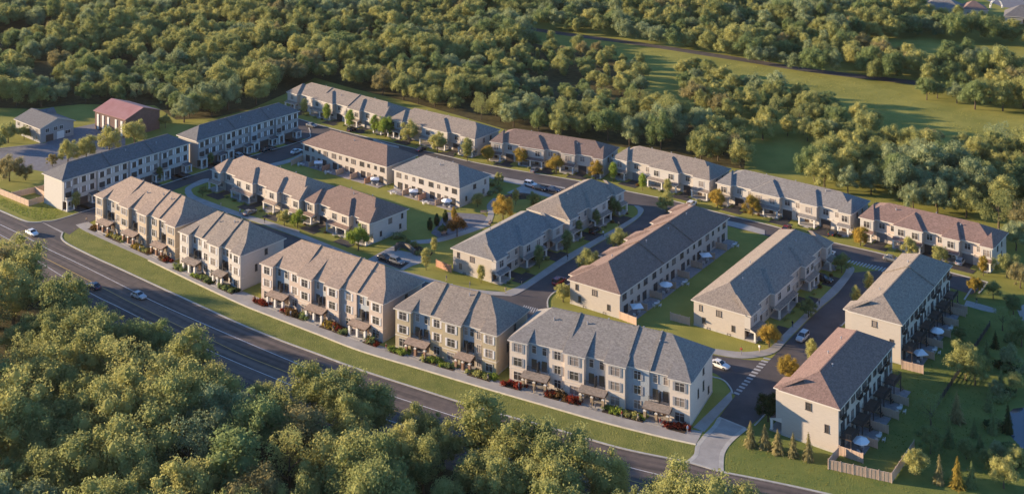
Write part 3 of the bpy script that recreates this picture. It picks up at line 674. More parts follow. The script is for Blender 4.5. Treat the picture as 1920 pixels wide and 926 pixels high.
# front row
B = BL['A'] = start('A', 'townhouse_block', (186,363.5), (335,423), 9.3, 13.4, WALL['beige'], ROOF['tan'], P3, 'sandy three-storey terrace with tan roof beside the road entrance, leftmost of the front row', group=FRONT_G)
front3(B, SEG_E, WALL['beige'], WALL['beige'], WALL['grey'], ROOF['tan'], M['brick'], M['shutter'])
B = BL['B'] = start('B', 'townhouse_block', (344,431), (457.5,476), 9.3, 13.4, WALL['white'], ROOF['greytan'], P3, 'short white terrace with grey-tan roof, second from left in the front row', group=FRONT_G)
front3(B, SEG_D, WALL['white'], WALL['white'], M['blue_siding'], ROOF['greytan'], M['white'], M['shutter_w'])
B = BL['C'] = start('C', 'townhouse_block', (496.5,490), (724,565.5), 9.3, 13.6, WALL['pink'], ROOF['tan'], P3, 'long pinkish terrace with warm tan roof and red shrubs, middle of the front row', group=FRONT_G)
front3(B, SEG_E, WALL['pink'], WALL['pink'], M['blue_siding'], ROOF['tan'], M['white'], M['shutter_w'])
B = BL['D'] = start('D', 'townhouse_block', (747,573), (935.5,624), 9.3, 13.2, WALL['beige'], ROOF['greytan'], P3, 'short olive-beige terrace with brick porch pillars, fourth from left in the front row', group=FRONT_G)
front3(B, SEG_D, WALL['olive'], WALL['tan'], M['blue_siding'], ROOF['tan'], M['brick'], M['shutter_w'])
B = BL['E'] = start('E', 'townhouse_block', (960,631.5), (1297,711.7), 9.3, 14.4, WALL['ivory'], ROOF['grey'], P3, 'long white and blue three-storey terrace with grey roof, nearest of the front row', group=FRONT_G)
front3(B, SEG_E, WALL['ivory'], M['blue_siding'], M['blue_siding'], ROOF['greytan'], M['brick2'], M['shutter'])
for k in 'ABCDE':
    endwin(BL[k], 'r', ENDR); endwin(BL[k], 'l', ENDR[:2]); vents(BL[k], 5)
    for u in ((0.325, 0.655, 0.785) if k in 'ACE' else (0.338, 0.655)): fin(BL[k].roof, BL[k].L*u, BL[k].D, 9.3, BL[k].t, BL[k].roofm, up=0.36)
# left rows
B = BL['L1'] = start('L1', 'townhouse_block', (117,338), (354,268), 9.3, 10.4, WALL['white'], ROOF['slate'], R(29), 'pale three-storey terrace with slate roof and blank sunlit end wall at the far left')
front3b(B, 8, 6.5); vents(B, 3)
B = BL['L2'] = start('L2', 'townhouse_block', (369,264), (559,208.5), 9.3, 10.4, WALL['grey'], ROOF['slate'], R(29), 'grey three-storey terrace with dark slate roof running up to the far street corner')
front3b(B, 8, 6.5); vents(B, 3)
BL['L1'].root['group'] = BL['L2'].root['group'] = 'three-storey terraces along the left street'
for k in ('L1', 'L2'):
    fin(BL[k].roof, BL[k].L*0.36, 10.4, 9.3, BL[k].t, BL[k].roofm); fin(BL[k].roof, BL[k].L*0.7, 10.4, 9.3, BL[k].t, BL[k].roofm)
# top row
for k, fl, fr, wl_, rf, seg, lab in [
    ('T1', (544.5,171), (725,219), 'white', 'greytan', SEG_T, 'cream terrace with grey-tan roof at the far corner, leftmost of the top row'),
    ('T2', (736,221), (895,259), 'cream', 'greytan', SEG_S, 'beige two-storey terrace with grey-tan roof, second from the left in the top row'),
    ('T3', (924,263), (1132.6,296), 'white', 'brown', SEG_T, 'white two-storey terrace with brown roof behind golden street trees, third in the top row'),
    ('T4', (1153.5,294), (1334,336), 'cream', 'greytan', SEG_S, 'cream two-storey terrace with tan-grey roof, fourth in the top row'),
    ('T5', (1349,340), (1598,399), 'white', 'grey', SEG_T, 'long white two-storey terrace with light grey roof, fifth in the top row'),
    ('T6', (1616.5,404), (1863,462), 'pink', 'rose', SEG_T, 'pinkish two-storey terrace with rose brown roof, rightmost of the top row')]:
    B = BL[k] = start(k, 'townhouse_block', fl, fr, 6.3, 12.2, WALL[wl_], ROOF[rf], P2, lab, group=TOP_G)
    front2(B, seg, 6.3); endwin(B, 'r', [(0.3,3.9,0.8,1.3),(0.6,1.3,0.7,1.3),(0.62,4.0,0.7,1.2)]); vents(B, 3)
for u in (0.33, 0.62): fin(BL['T1'].roof, BL['T1'].L*u, 12.2, 6.3, BL['T1'].t, BL['T1'].roofm)
# middle rows
B = BL['M1'] = start('M1', 'townhouse_block', (404.6,315), (568,373), 6.2, 13.0, WALL['cream'], ROOF['tan'], P2b, 'beige two-storey terrace with tan roof and porches, behind the front row at left')
front2(B, SEG_T, 6.6); vents(B); endwin(B, 'r', END2[:2])
B = BL['M2'] = start('M2', 'townhouse_block', (579.6,373), (700,416), 6.2, 13.4, WALL['white'], ROOF['brown'], P2b, 'white two-storey terrace with brown roof beside the little park and round green tree')
front2(B, SEG_S, 6.6); vents(B); endwin(B, 'r', END2)
B = BL['N1'] = start('N1', 'townhouse_block', (568,268), (725,312), 6.2, 14.0, WALL['cream'], ROOF['brown'], P2b, 'cream two-storey terrace with brown roof showing its garden side and patios')
back2(B, 6, M['frame_d']); vents(B)
B = BL['N2'] = start('N2', 'townhouse_block', (739,317), (861.5,352), 6.2, 14.6, WALL['white'], ROOF['grey'], P2b, 'white two-storey terrace with grey roof showing its garden side above the park path')
back2(B, 4, M['frame_d']); vents(B); endwin(B, 'r', END2)
B = BL['P1'] = start('P1', 'townhouse_block', (921.6,486), (1047,416), 6.2, 13.0, WALL['cream'], ROOF['grey'], P2b, 'cream terrace with blue-grey roof between park and middle street, nearer one')
front2(B, SEG_S, 6.8); vents(B); endwin(B, 'l', END2)
B = BL['P2'] = start('P2', 'townhouse_block', (1060,410), (1162,355), 6.2, 13.0, WALL['cream'], ROOF['greytan'], P2b, 'cream terrace with tan hip roof between park and middle street, farther one')
front2(B, SEG_S, 6.8); vents(B); endwin(B, 'l', END2)
B = BL['F'] = start('F', 'townhouse_block', (1162,550.5), (1364,408), 6.2, 14.6, WALL['cream'], ROOF['brown'], P2b, 'long cream two-storey terrace with brown roof and parasols along its shaded garden side')
back2(B, 8, M['frame_d']); vents(B, 4); endwin(B, 'l', END2)
for u in (0.36, 0.64): fin(B.roof, B.L*u, B.D, B.h, B.t, B.roofm)
# street-side bays of that block, facing away
for u in (0.04, 0.28, 0.5, 0.74, 0.92):
    x0 = B.L*u; x1 = x0+min(6.5, B.L*0.07+1.5)
    if x1 > B.L: x1 = B.L
    m = MB(); m.box(x0, x1, B.D, B.D+1.5, 0, B.h-0.03, top=False); m.build('bay', B.wall, B.root)
    rr = empty('bay_roofs', (B.L, B.D, 0), math.pi); rr.parent = B.root
    o = bay_roof(rr, B.L-x1, B.L-x0, -1.5, B.h, B.roofm, B.t, tside=0.9); o.parent = B.root; o.location = (B.L, B.D, 0); o.rotation_euler = (0, 0, math.pi)
    bpy.data.objects.remove(rr)
B = BL['G'] = start('G', 'townhouse_block', (1396,588), (1550,452), 6.3, 13.4, WALL['cream'], ROOF['greytan'], P2b, 'cream two-storey terrace with tan and blue-grey roof left of the crossing street')
front2(B, SEG_T, 7.0); vents(B, 4); endwin(B, 'l', END2)
B = BL['H'] = start('H', 'townhouse_block', (1689,607), (1781,497), 9.3, 11.8, WALL['cream'], ROOF['greytan'], P2b, 'cream terrace with black-railed decks facing the lawn, farther of the right-hand pair')
back3(B, 6); vents(B); endwin(B, 'l', [(0.52, 7.0, 1.0, 1.25), (0.18, 3.6, 0.7, 1.5)])
B = BL['J'] = start('J', 'townhouse_block', (1572,764), (1673,643.7), 9.3, 12.0, WALL['cream'], ROOF['rose'], P2b, 'cream terrace with rose brown roof and black-railed decks, nearest on the right')
back3(B, 5); vents(B); endwin(B, 'l', [(0.52, 6.9, 1.05, 1.4), (0.2, 3.6, 0.7, 1.5)])
fin(BL['H'].roof, BL['H'].L*0.62, 11.8, 9.3, BL['H'].t, BL['H'].roofm)
BL['H'].root['group'] = BL['J'].root['group'] = 'terraces with decks at the right'
for k in ('H', 'J'):                        # street side entry porch at the near end
    B = BL[k]; r = B.root
    m = MB(); m.box(0.15, 4.5, B.D, B.D+1.3, 3.0, B.h-0.03, top=False); m.build('bay', B.wall, r)
    o = bay_roof(r, B.L-4.5, B.L-0.15, -1.3, B.h, B.roofm, B.t); o.location = (B.L, B.D, 0); o.rotation_euler = (0, 0, math.pi)
    o = lean(r, B.L-4.6, B.L-0.1, -2.6, -0.02, 2.6, 3.4, B.roofm); o.location = (B.L, B.D, 0); o.rotation_euler = (0, 0, math.pi)
    fl_ = MB(); fl_.box(0.15, 4.5, B.D+0.01, B.D+2.7, 0, 0.36); fl_.build('porch_floor', M['concrete'], r)
    for u in (0.4, 4.2): pillar(r, u, B.D+2.3, 0.36, 2.42, 0.45, M['white'])
for k in ('G', 'P1', 'P2'):                 # garden side windows
    B = BL[k]
    for i in range(5):
        x = B.L*(i+0.5)/5; win(B.root, x, B.D, 3.9, 1.4, 1.3, 'b', M['frame_d']); door(B.root, x, B.D, 0.2, 1.7, 2.1, 'b', M['glass'], 'patio_door')

# barn with rust red roof
a = G(178,207,7.0); b = G(235.3,224,7.0); c = G(300,206.7,7.0); d = b-a; Lb = d.length; Db = (c-b).length
barn = tag(empty('barn', (a.x, a.y, 0), math.atan2(d.y, d.x)), 'brown barn with faded red metal roof and tall white panels on its sunny side', 'barn')
m = MB(); m.box(0, Lb, 0, Db, 0, 7.0, top=False, bottom=False); t = 0.36
for x in (0, Lb):
    f = [(x,0,7.0),(x,Db,7.0),(x,Db/2,7.0+Db/2*t)]; m.face(f if x else f[::-1])
m.build('wall', pmat('barn_brown', (0.135, 0.085, 0.075), 0.9, 0.15, 1.0), barn)
rm = MB(); ov = 0.5; z0 = 7.0-ov*t
for s in (0, 1):
    ys = (-ov, Db/2) if s == 0 else (Db+ov, Db/2); zt = 7.0+Db/2*t+0.12
    f = [(-ov,ys[0],z0+0.12),(Lb+ov,ys[0],z0+0.12),(Lb+ov,ys[1],zt),(-ov,ys[1],zt)]; rm.face(f if s == 0 else f[::-1])
    g = [(x_,y_,z_-0.14) for x_,y_,z_ in f]; rm.face(g[::-1] if s == 0 else g); rm.face([g[0],g[1],f[1],f[0]]); rm.face([g[1],g[2],f[2],f[1]]); rm.face([g[3],g[0],f[0],f[3]])
    for k in range(int(Lb/1.2)):
        x = -ov+0.3+k*1.2; yy0, yy1 = ys; 
        rm.face([(x,yy0,z0+0.17),(x+0.07,yy0,z0+0.17),(x+0.07,yy1,zt+0.05),(x,yy1,zt+0.05)])
rm.build('roof', pmat('red_metal_roof', (0.30, 0.135, 0.12), 0.55, 0.25, 0.3, col2=(0.36, 0.19, 0.175)), barn)
for u in (0.11, 0.28, 0.45, 0.70, 0.88):
    pn = MB(); pn.box(-0.62, 0.62, -0.14, -0.005, 0, 5.6); pn.box(-0.5, 0.5, -0.18, -0.14, 0.2, 2.3, 1); pn.box(-0.5, 0.5, -0.18, -0.14, 2.5, 5.4)
    inst('tall_panel', cached('barnpanel', lambda: pn.mesh('tall_panel', [M['white'], M['white']])), barn, (Lb*u, 0, 0.3))
# grey house in the yard
a = G(76,241,5.4); b = G(138,226,5.4); c = G(35.4,221.5,5.4); d = b-a; Lh = d.length; Dh = (c-a).length
hz = tag(empty('house', (a.x, a.y, 0), math.atan2(d.y, d.x)), 'grey two-storey house with low gable roof in the paved yard', 'house')
m = MB(); m.box(0, Lh, 0, Dh, 0, 5.4, top=False, bottom=False); t = 0.36
for y in (0, Dh):
    f = [(0,y,5.4),(Lh,y,5.4),(Lh/2,y,5.4+Lh/2*t)]; m.face(f if not y else f[::-1])
m.build('wall', WALL['grey'], hz)
rm = MB(); ov = 0.6
for s in (-1, 1):
    xe = -ov if s < 0 else Lh+ov; ze = 5.4-ov*t+0.15; zt = 5.4+Lh/2*t+0.15
    f = [(xe,-ov,ze),(Lh/2,-ov,zt),(Lh/2,Dh+ov,zt),(xe,Dh+ov,ze)]; rm.face(f if s < 0 else f[::-1])
    g = [(p[0],p[1],p[2]-0.2) for p in f]; rm.face(g[::-1] if s < 0 else g); rm.face([g[0],g[1],f[1],f[0]] if s < 0 else [g[1],g[0],f[0],f[1]], 1); rm.face([g[3],g[0],f[0],f[3]] if s < 0 else [g[0],g[3],f[3],f[0]], 1)
hr = rm.build('roof', [ROOF['slate'], M['offwhite']], hz)
dm = MB(); yd = Dh*0.72
dm.face([(Lh*0.5,yd-2.2,5.4+Lh/2*t-0.4),(Lh*0.95,yd-2.2,6.2),(Lh*0.95,yd,8.0),(Lh*0.5,yd,8.3)]); dm.face([(Lh*0.95,yd+2.2,6.2),(Lh*0.5,yd+2.2,5.4+Lh/2*t-0.4),(Lh*0.5,yd,8.3),(Lh*0.95,yd,8.0)]); dm.face([(Lh*0.94,yd-2.2,6.0),(Lh*0.94,yd+2.2,6.0),(Lh*0.94,yd,7.9)], 1)
dm.build('dormer', [ROOF['slate'], WALL['grey']], hr)
for u in (0.2, 0.45, 0.62): win(hz, Lh*u, 0, 3.4, 1.3, 1.3, 'f', M['frame_w'])
door(hz, Lh*0.27, 0, 0.05, 2.6, 2.3, 'f', M['garage'], 'garage_door'); door(hz, Lh*0.6, 0, 0.05, 2.6, 2.6, 'f', M['white'], 'garage_door'); win(hz, Lh*0.82, 0, 1.2, 2.0, 1.2, 'f', M['frame_w'])
for u in (0.15, 0.4, 0.65, 0.88):
    win(hz, 0, Dh*u, 3.3, 1.4, 1.4, 'l', M['frame_w']); win(hz, 0, Dh*u, 0.9, 1.4, 1.4, 'l', M['frame_w'])
# far houses beyond the woods
for k, (fl, fr, dp, rf, lab) in enumerate([((1733,12),(1800,17),14,'grey','far bungalow with pale grey hip roof at the top edge, leftmost of three'),
        ((1806,18),(1852,20),12,'rose','far bungalow with small pinkish hip roof, middle one at the top edge'), ((1884,30),(1960,36),16,'slate','far bungalow with grey-violet hip roof at the top right corner')]):
    B = start('far', 'far_house', fl, fr, 3.6, dp, WALL['cream'], ROOF[rf], R(30), lab, 'house', 'houses beyond the woods')
    for u in (0.2, 0.75): win(B.root, B.L*u, 0, 1.0, 1.6, 1.3)
    door(B.root, B.L*0.48, 0, 0.2, 1.0, 2.1)
ar = tag(empty('garden_arch', G(1868,16)), 'white lattice arch beside the far street at the top right', 'arch')
m = MB(); ra = 3.4
for s in (-0.8, 0.8):
    pts = [(ra*math.cos(R(a_)), s, ra*1.5*math.sin(R(a_))) for a_ in range(0, 181, 15)]
    for p, q in zip(pts, pts[1:]): m.tube(p, q, 0.2, 5)
m.build('frame', M['white'], ar)
m = MB()
for a_ in range(15, 180, 30):
    p = (ra*math.cos(R(a_)), -0.8, ra*1.5*math.sin(R(a_))); m.tube(p, (p[0], 0.8, p[2]), 0.12, 5)
m.build('crossbar', M['white'], ar)

# ------------------------------------------------------------------ trees
def leaf_cloud(lobes, n_per, size, rng, m, flat=0.0, core=True, mat=0, coremat=1):
    for c, r in lobes:
        c = Vector(c)
        if core:
            k = len(m.v); nu, nv = 7, 4
            for iv in range(1, nv):
                ph = math.pi*iv/nv
                for iu in range(nu):
                    th = 2*math.pi*iu/nu; q = 0.62*r; m.v.append((c.x+q*math.sin(ph)*math.cos(th), c.y+q*math.sin(ph)*math.sin(th), c.z+q*math.cos(ph)*0.9))
            m.v.append((c.x, c.y, c.z+0.7*r)); m.v.append((c.x, c.y, c.z-0.7*r)); top, bot = len(m.v)-2, len(m.v)-1
            for iv in range(nv-2):
                for iu in range(nu):
                    a = k+iv*nu+iu; b = k+iv*nu+(iu+1) % nu; m.f.append((a, a+nu, b+nu, b)); m.m.append(coremat)
            for iu in range(nu):
                m.f.append((k+iu, k+(iu+1) % nu, top)); m.m.append(coremat); m.f.append((k+(nv-2)*nu+(iu+1) % nu, k+(nv-2)*nu+iu, bot)); m.m.append(coremat)
        n = int(n_per*r*r)
        for i in range(n):
            z = rng.uniform(-0.75, 1.0); th = rng.uniform(0, 2*math.pi); s = math.sqrt(max(0, 1-z*z))
            d = Vector((s*math.cos(th), s*math.sin(th), z)); rad = r*(0.66+0.5*rng.random()**0.8)
            if rng.random() < 0.08: rad = r*rng.uniform(1.12, 1.36)
            p = c+d*rad
            inside = False
            for c2, r2 in lobes:
                if (c2[0]-p.x)**2+(c2[1]-p.y)**2+(c2[2]-p.z)**2 < (0.6*r2)**2: inside = True; break
            if inside: continue
            nrm = (d+Vector((rng.gauss(0,.9), rng.gauss(0,.9), rng.gauss(0,.9)+0.15))).normalized()
            u = nrm.orthogonal().normalized(); u.rotate(Matrix.Rotation(rng.uniform(0, 6.28), 3, nrm)); v = nrm.cross(u)
            a = size*rng.uniform(0.6, 1.25); b = a*rng.uniform(0.5, 0.85)
            k = len(m.v); m.v += [tuple(p-u*a), tuple(p-v*b+nrm*a*0.12), tuple(p+u*a), tuple(p+v*b+nrm*a*0.12)]
            m.f.append((k, k+1, k+2, k+3)); m.m.append(mat)
def crown_mesh(seed, kind='round', dens=150, leaf=0.021):      # unit tree: height 1, crown radius about 0.4
    rng = random.Random(seed); m = MB(); lobes = []
    if kind == 'round':
        N = rng.randint(34, 42); rx = 0.33
        for i in range(N):
            z = rng.uniform(-0.75, 1); th = i*2.4+rng.uniform(-.5, .5); s = math.sqrt(1-z*z); q = rng.uniform(0.6, 1.22)
            lobes.append(((rx*s*math.cos(th)*q, rx*s*math.sin(th)*q, 0.50+0.33*z*q), rng.choice((0.05, 0.07, 0.085, 0.10, 0.125, 0.155))*rng.uniform(0.9, 1.1)))
        lobes.append(((0, 0, 0.52), 0.26))
    elif kind == 'wide':
        N = rng.randint(38, 46)
        for i in range(N):
            z = rng.uniform(-0.7, 1); th = i*2.4+rng.uniform(-.5, .5); s = math.sqrt(1-z*z); q = rng.uniform(0.5, 1.22)
            lobes.append(((0.40*s*math.cos(th)*q, 0.40*s*math.sin(th)*q, 0.50+0.32*z*q), rng.choice((0.05, 0.07, 0.085, 0.10, 0.125, 0.155))*rng.uniform(0.9, 1.1)))
        lobes.append(((0, 0, 0.52), 0.28))
    elif kind == 'tall':
        N = 15
        for i in range(N):
            z = -1+2*(i+0.5)/N; th = i*2.4+rng.uniform(-.4, .4); s = math.sqrt(max(0.05, 1-z*z)); q = rng.uniform(0.7, 1.0)
            lobes.append(((0.17*s*math.cos(th)*q, 0.17*s*math.sin(th)*q, 0.58+0.33*z), rng.uniform(0.085, 0.125)))
        lobes.append(((0, 0, 0.55), 0.13)); lobes.append(((0, 0, 0.9), 0.06))
    elif kind == 'airy':
        N = 24
        for i in range(N):
            z = rng.uniform(-0.7, 1); th = i*2.4+rng.uniform(-.6, .6); s = math.sqrt(1-z*z); q = rng.uniform(0.5, 1.15)
            lobes.append(((0.34*s*math.cos(th)*q, 0.34*s*math.sin(th)*q, 0.56+0.32*z*q), rng.uniform(0.06, 0.115)))
    leaf_cloud(lobes, dens*60, leaf, rng, m, core=(kind != 'airy'))
    return m
def trunk_mesh(seed, r=0.022, top=0.62):
    rng = random.Random(seed); m = MB()
    pts = [(0,0,-0.01), (rng.uniform(-.01,.01), rng.uniform(-.01,.01), 0.18), (rng.uniform(-.02,.02), rng.uniform(-.02,.02), 0.36), (0, 0, top)]
    rs = [r*1.3, r, r*0.75, r*0.3]
    for i in range(3): m.tube(pts[i], pts[i+1], rs[i], 7, 0, rs[i+1])
    for k in range(6):
        th = k*1.1+rng.uniform(-.3, .3); p = Vector(pts[2]).lerp(Vector(pts[3]), rng.uniform(0, .5)) if k > 2 else Vector(pts[1]).lerp(Vector(pts[2]), rng.uniform(.6, 1))
        q = p+Vector((math.cos(th)*0.22, math.sin(th)*0.22, rng.uniform(.12, .24))); m.tube(p, q, r*0.5, 5, 0, r*0.15)
    return m.mesh('trunk', M['bark'])
def conifer_mesh(seed, wid=0.24):
    rng = random.Random(seed); m = MB(); T = 15
    for t in range(T):
        z = 0.06+0.90*t/(T-1); rad = wid*(1-z)**0.85+0.015; nb = max(5, int(20*(1-z)+5))
        for k in range(nb):
            th = 2*math.pi*(k+rng.random()*0.7)/nb; rr = rad*rng.uniform(0.5, 1.3); d = Vector((math.cos(th), math.sin(th), 0)); s = Vector((-d.y, d.x, 0))
            for q in range(4):
                u0 = 0.1+0.24*q; base = d*rr*u0+Vector((0, 0, z+0.035-rr*0.42*u0+rng.uniform(-.008,.008))); tip = d*rr*(u0+0.34)+Vector((0, 0, z-rr*0.42*(u0+.34)+rng.uniform(-.015,.015))); w = rr*0.17*(1.3-u0*0.7)
                j = len(m.v); tw = Vector((0, 0, rng.uniform(-.012,.012)))
                m.v += [tuple(base-s*w*0.7), tuple((base+tip)/2-s*w+tw), tuple(tip), tuple((base+tip)/2+s*w-tw), tuple(base+s*w*0.7)]; m.f.append((j, j+1, j+2, j+3, j+4)); m.m.append(0)
    m.cyl((0,0), wid*0.42, 0.01, 0.08, 0.93, 8, 0, False)
    return m.mesh('crown', LEAF['dark'])
CROWN = {'round': [], 'wide': [], 'tall': [], 'airy': []}
for k, n, sd in (('round', 5, 10), ('wide', 5, 30), ('tall', 2, 50), ('airy', 1, 70)):
    for i in range(n):
        CROWN[k].append(crown_mesh(sd+i, k, 320 if k != 'tall' else 330, 0.0138 if k != 'airy' else 0.0125).mesh('crown', [LEAF['olive green'], LEAF['olive green']]))
CROWN['conifer'] = [conifer_mesh(90), conifer_mesh(91, 0.2), conifer_mesh(92, 0.3)]
_c = MB(); leaf_cloud([((0,0,0.3+0.06*i), 0.19) for i in range(6)]+[((0,0,0.85),0.12),((0,0,0.95),0.06),((0,0,0.16),0.16)], 9000, 0.03, random.Random(3), _c)
CROWN['cypress'] = [_c.mesh('crown', [LEAF['dark'], LEAF['dark']])]
TRUNK = [trunk_mesh(s) for s in (1, 2, 3)]; TRUNK_S = [trunk_mesh(5, 0.014, 0.7)]
def setleaf(o, col):
    for s in o.material_slots: s.link = 'OBJECT'; s.material = LEAF[col]
def tree(name, pos, h, kind, col, label, cat='tree', group=None, var=None, wide=1.0):
    rz = random.uniform(0, 6.28); o = empty(name, (pos[0], pos[1], 0), rz); o.scale = (h*wide, h*wide, h)
    c = inst('crown', random.choice(CROWN[kind]) if var is None else CROWN[kind][var % len(CROWN[kind])], o); setleaf(c, col)
    inst('trunk', random.choice(TRUNK if kind in ('round', 'wide', 'airy') else TRUNK_S), o)
    return tag(o, label, cat, group)

# woods: sample tree positions inside surveyed outlines
def inpoly(x, y, P):
    c = False; j = len(P)-1
    for i in range(len(P)):
        if (P[i][1] > y) != (P[j][1] > y) and x < (P[j][0]-P[i][0])*(y-P[i][1])/(P[j][1]-P[i][1])+P[i][0]: c = not c
        j = i
    return c
WOODS = {
 'near': [(-120,512),(0,532),(100,560),(140,600),(160,662),(205,680),(262,668),(335,692),(352,728),(402,780),(460,808),(520,782),(640,786),(735,828),(850,872),(935,862),(1000,920),(1100,936),(1200,965),(1330,985),(1400,1000),(1420,1110),(-160,1110)],
 'left': [(-220,-30),(930,-30),(905,40),(1010,84),(1150,112),(1205,128),(1212,160),(1190,205),(1290,232),(1400,285),(1395,318),(1290,302),(1200,282),(1090,262),(950,244),(860,217),(770,192),(660,166),(590,146),(545,172),(470,205),(400,222),(330,225),(290,198),(150,196),(60,205),(-60,200),(-220,220)],
 'clump': [(1262,138),(1330,140),(1420,180),(1520,200),(1640,232),(1672,262),(1560,284),(1450,268),(1380,258),(1330,236),(1290,196)],
 'right': [(1525,312),(1600,288),(1690,280),(1800,296),(1990,290),(2050,452),(1905,455),(1800,418),(1700,396),(1610,374),(1528,350)],
 'far': [(860,-30),(1240,-30),(1220,18),(1400,20),(1540,-30),(2000,-30),(2010,120),(1905,88),(1800,80),(1700,72),(1590,82),(1590,100),(1660,112),(1700,122),(1720,160),(1620,156),(1500,135),(1380,114),(1230,88),(1080,66),(950,44)],
 'east': [(1712,145),(1760,128),(1860,130),(1905,155),(2010,140),(2010,235),(1900,215),(1800,203),(1720,190)]}
HOLES = [[(40,124),(150,110),(165,132),(50,144)], [(185,128),(300,112),(315,136),(205,150)], [(-50,66),(110,54),(125,80),(-50,94)], [(440,110),(540,100),(550,116),(450,126)], [(640,96),(720,92),(730,106),(650,112)], [(1010,160),(1080,150),(1120,172),(1040,186)], [(860,196),(930,196),(980,216),(900,214)],
         [(560,20),(640,14),(650,30),(570,34)], [(1718,-30),(2010,-30),(2010,62),(1860,56),(1790,44),(1718,34)], [(20,150),(130,140),(140,156),(30,168)], [(380,196),(470,176),(500,184),(400,214)], [(-50,104),(40,98),(50,116),(-50,122)], [(330,60),(420,52),(430,64),(340,74)]]
def vnoise(x, y, s, seed):
    def hsh(i, j): return random.Random(i*7919+j*104729+seed*31).random()
    x /= s; y /= s; i, j = math.floor(x), math.floor(y); u, v = x-i, y-j; u = u*u*(3-2*u); v = v*v*(3-2*v)
    return (hsh(i,j)*(1-u)+hsh(i+1,j)*u)*(1-v)+(hsh(i,j+1)*(1-u)+hsh(i+1,j+1)*u)*v
def patch(x, y): return vnoise(x, y, 26, 1)*0.6+vnoise(x, y, 11, 2)*0.4
pts = []; cell = {}; SP = {'near': 7.7, 'left': 7.0, 'clump': 6.8, 'right': 6.8, 'far': 7.2, 'east': 6.8}
rngw = random.Random(21)
for wname, P in WOODS.items():
    wp = [G(*p) for p in P]; xs = [p.x for p in wp]; ys = [p.y for p in wp]
    area = (max(xs)-min(xs))*(max(ys)-min(ys))
    for _ in range(int(area/9)):
        x = rngw.uniform(min(xs), max(xs)); y = rngw.uniform(min(ys), max(ys)); q = to_px((x, y, 0))
        if not inpoly(q[0], q[1], P) or any(inpoly(q[0], q[1], Hh) for Hh in HOLES): continue
        if q[0] < -140 or q[0] > 2060: continue
        sp = SP[wname]*(0.62+0.8*patch(x, y))*rngw.uniform(0.9, 1.1); ci = (int(x//10), int(y//10)); ok = True
        for a_ in (-1, 0, 1):
            for b_ in (-1, 0, 1):
                for (u, v) in cell.get((ci[0]+a_, ci[1]+b_), ()):
                    if (u-x)**2+(v-y)**2 < sp*sp: ok = False
        if ok: cell.setdefault(ci, []).append((x, y)); pts.append((wname, x, y))
for wname, P in WOODS.items():
    if wname in ('near', 'left'): sheet('forest_floor', [G(*p) for p in P], 0.006, M['litter'])
WCOL = ['olive green', 'grey green', 'yellow green', 'deep green', 'brownish green']; WW = [0.36, 0.24, 0.15, 0.13, 0.12]
WHERE = {'near': 'in the near wood', 'left': 'in the large back wood', 'clump': 'in the field clump', 'right': 'in the right-hand wood', 'far': 'in the far wood', 'east': 'in the east clump'}
def edge_h(w_, x, y):                       # lower trees along the edge of the open field
    q = to_px((x, y, 0))
    k = (0.52+0.98*patch(x, y))*random.uniform(0.82, 1.18)
    if w_ == 'left' and q[0] > 980 and q[1] < 215: return 7.2*k
    if w_ == 'clump': return 9.0*k
    if w_ == 'near': return 13.6*k
    return 11.2*k
def pick_col(x, y):
    t = vnoise(x, y, 19, 5)*0.7+random.random()*0.3
    return 'grey green' if t < 0.34 else 'deep green' if t < 0.44 else 'olive green' if t < 0.62 else 'yellow green' if t < 0.76 else 'brownish green' if random.random() < 0.5 else 'olive green'
def zone(x, y):
    q = to_px((x, y, 5)); c = min(11, max(0, int(q[0]/160)))
    return ['at the far left edge', 'near the left edge', 'left of the picture', 'left of centre', 'a little left of centre', 'just left of the middle', 'just right of the middle', 'a little right of centre', 'right of centre', 'right of the picture', 'near the right edge', 'at the far right edge'][c]+(', lower' if q[1] > 780 else ', mid-height' if q[1] > 660 else '')
def visible(x, y):
    q = to_px((x, y, 5)); return -40 < q[0] < 1960 and -10 < q[1] < 1000
vis = sorted([p for p in pts if visible(p[1], p[2])], key=lambda p: p[2])
own = set(vis[:300]); rest = [p for p in pts if p not in own]
for p in vis[:300]:
    w_, x, y = p; col = pick_col(x, y); hh = edge_h(w_, x, y)
    kind = random.choices(['round', 'wide', 'airy', 'tall'], [0.42, 0.38, 0.08, 0.12])[0]
    shape = {'round': 'round-crowned', 'wide': 'broad', 'airy': 'loose-crowned', 'tall': 'narrow'}[kind]
    tree('broadleaf_tree', (x, y), hh, kind, col, f'{shape} {col} tree {WHERE[w_]}, {zone(x, y)}', group=f'{col} {shape} trees {WHERE[w_]}', wide=random.uniform(0.85, 1.15) if kind != 'tall' else 1.5)
# the remaining trees of the far woods: one mass, instanced on points
proto = bpy.data.collections.new('wood_prototypes'); PK = []
for kind in ('round', 'wide', 'tall'):
    for v in range(len(CROWN[kind])):
        for col in WCOL:
            if (v + WCOL.index(col)) % 2 == 0 or col == 'olive green':
                o = bpy.data.objects.new('wood_crown', CROWN[kind][v]); proto.objects.link(o); setleaf(o, col); PK.append((o.name, col))
PK.sort(); byc = {c: [i for i, k in enumerate(PK) if k[1] == c] for c in WCOL}
me = bpy.data.meshes.new('far_wood'); me.from_pydata([(x, y, 0) for _, x, y in rest], [], [])
for nm, ty in (('size', 'FLOAT_VECTOR'), ('turn', 'FLOAT_VECTOR'), ('pick', 'INT')): me.attributes.new(nm, ty, 'POINT')
vS, vR, vK = [], [], []
for i, (w_, x, y) in enumerate(rest):
    hh = edge_h(w_, x, y); ww = hh*random.uniform(0.85, 1.15)
    vS += [ww, ww, hh]; vR += [0, 0, random.uniform(0, 6.28)]; vK.append(random.choice(byc[pick_col(x, y)]))
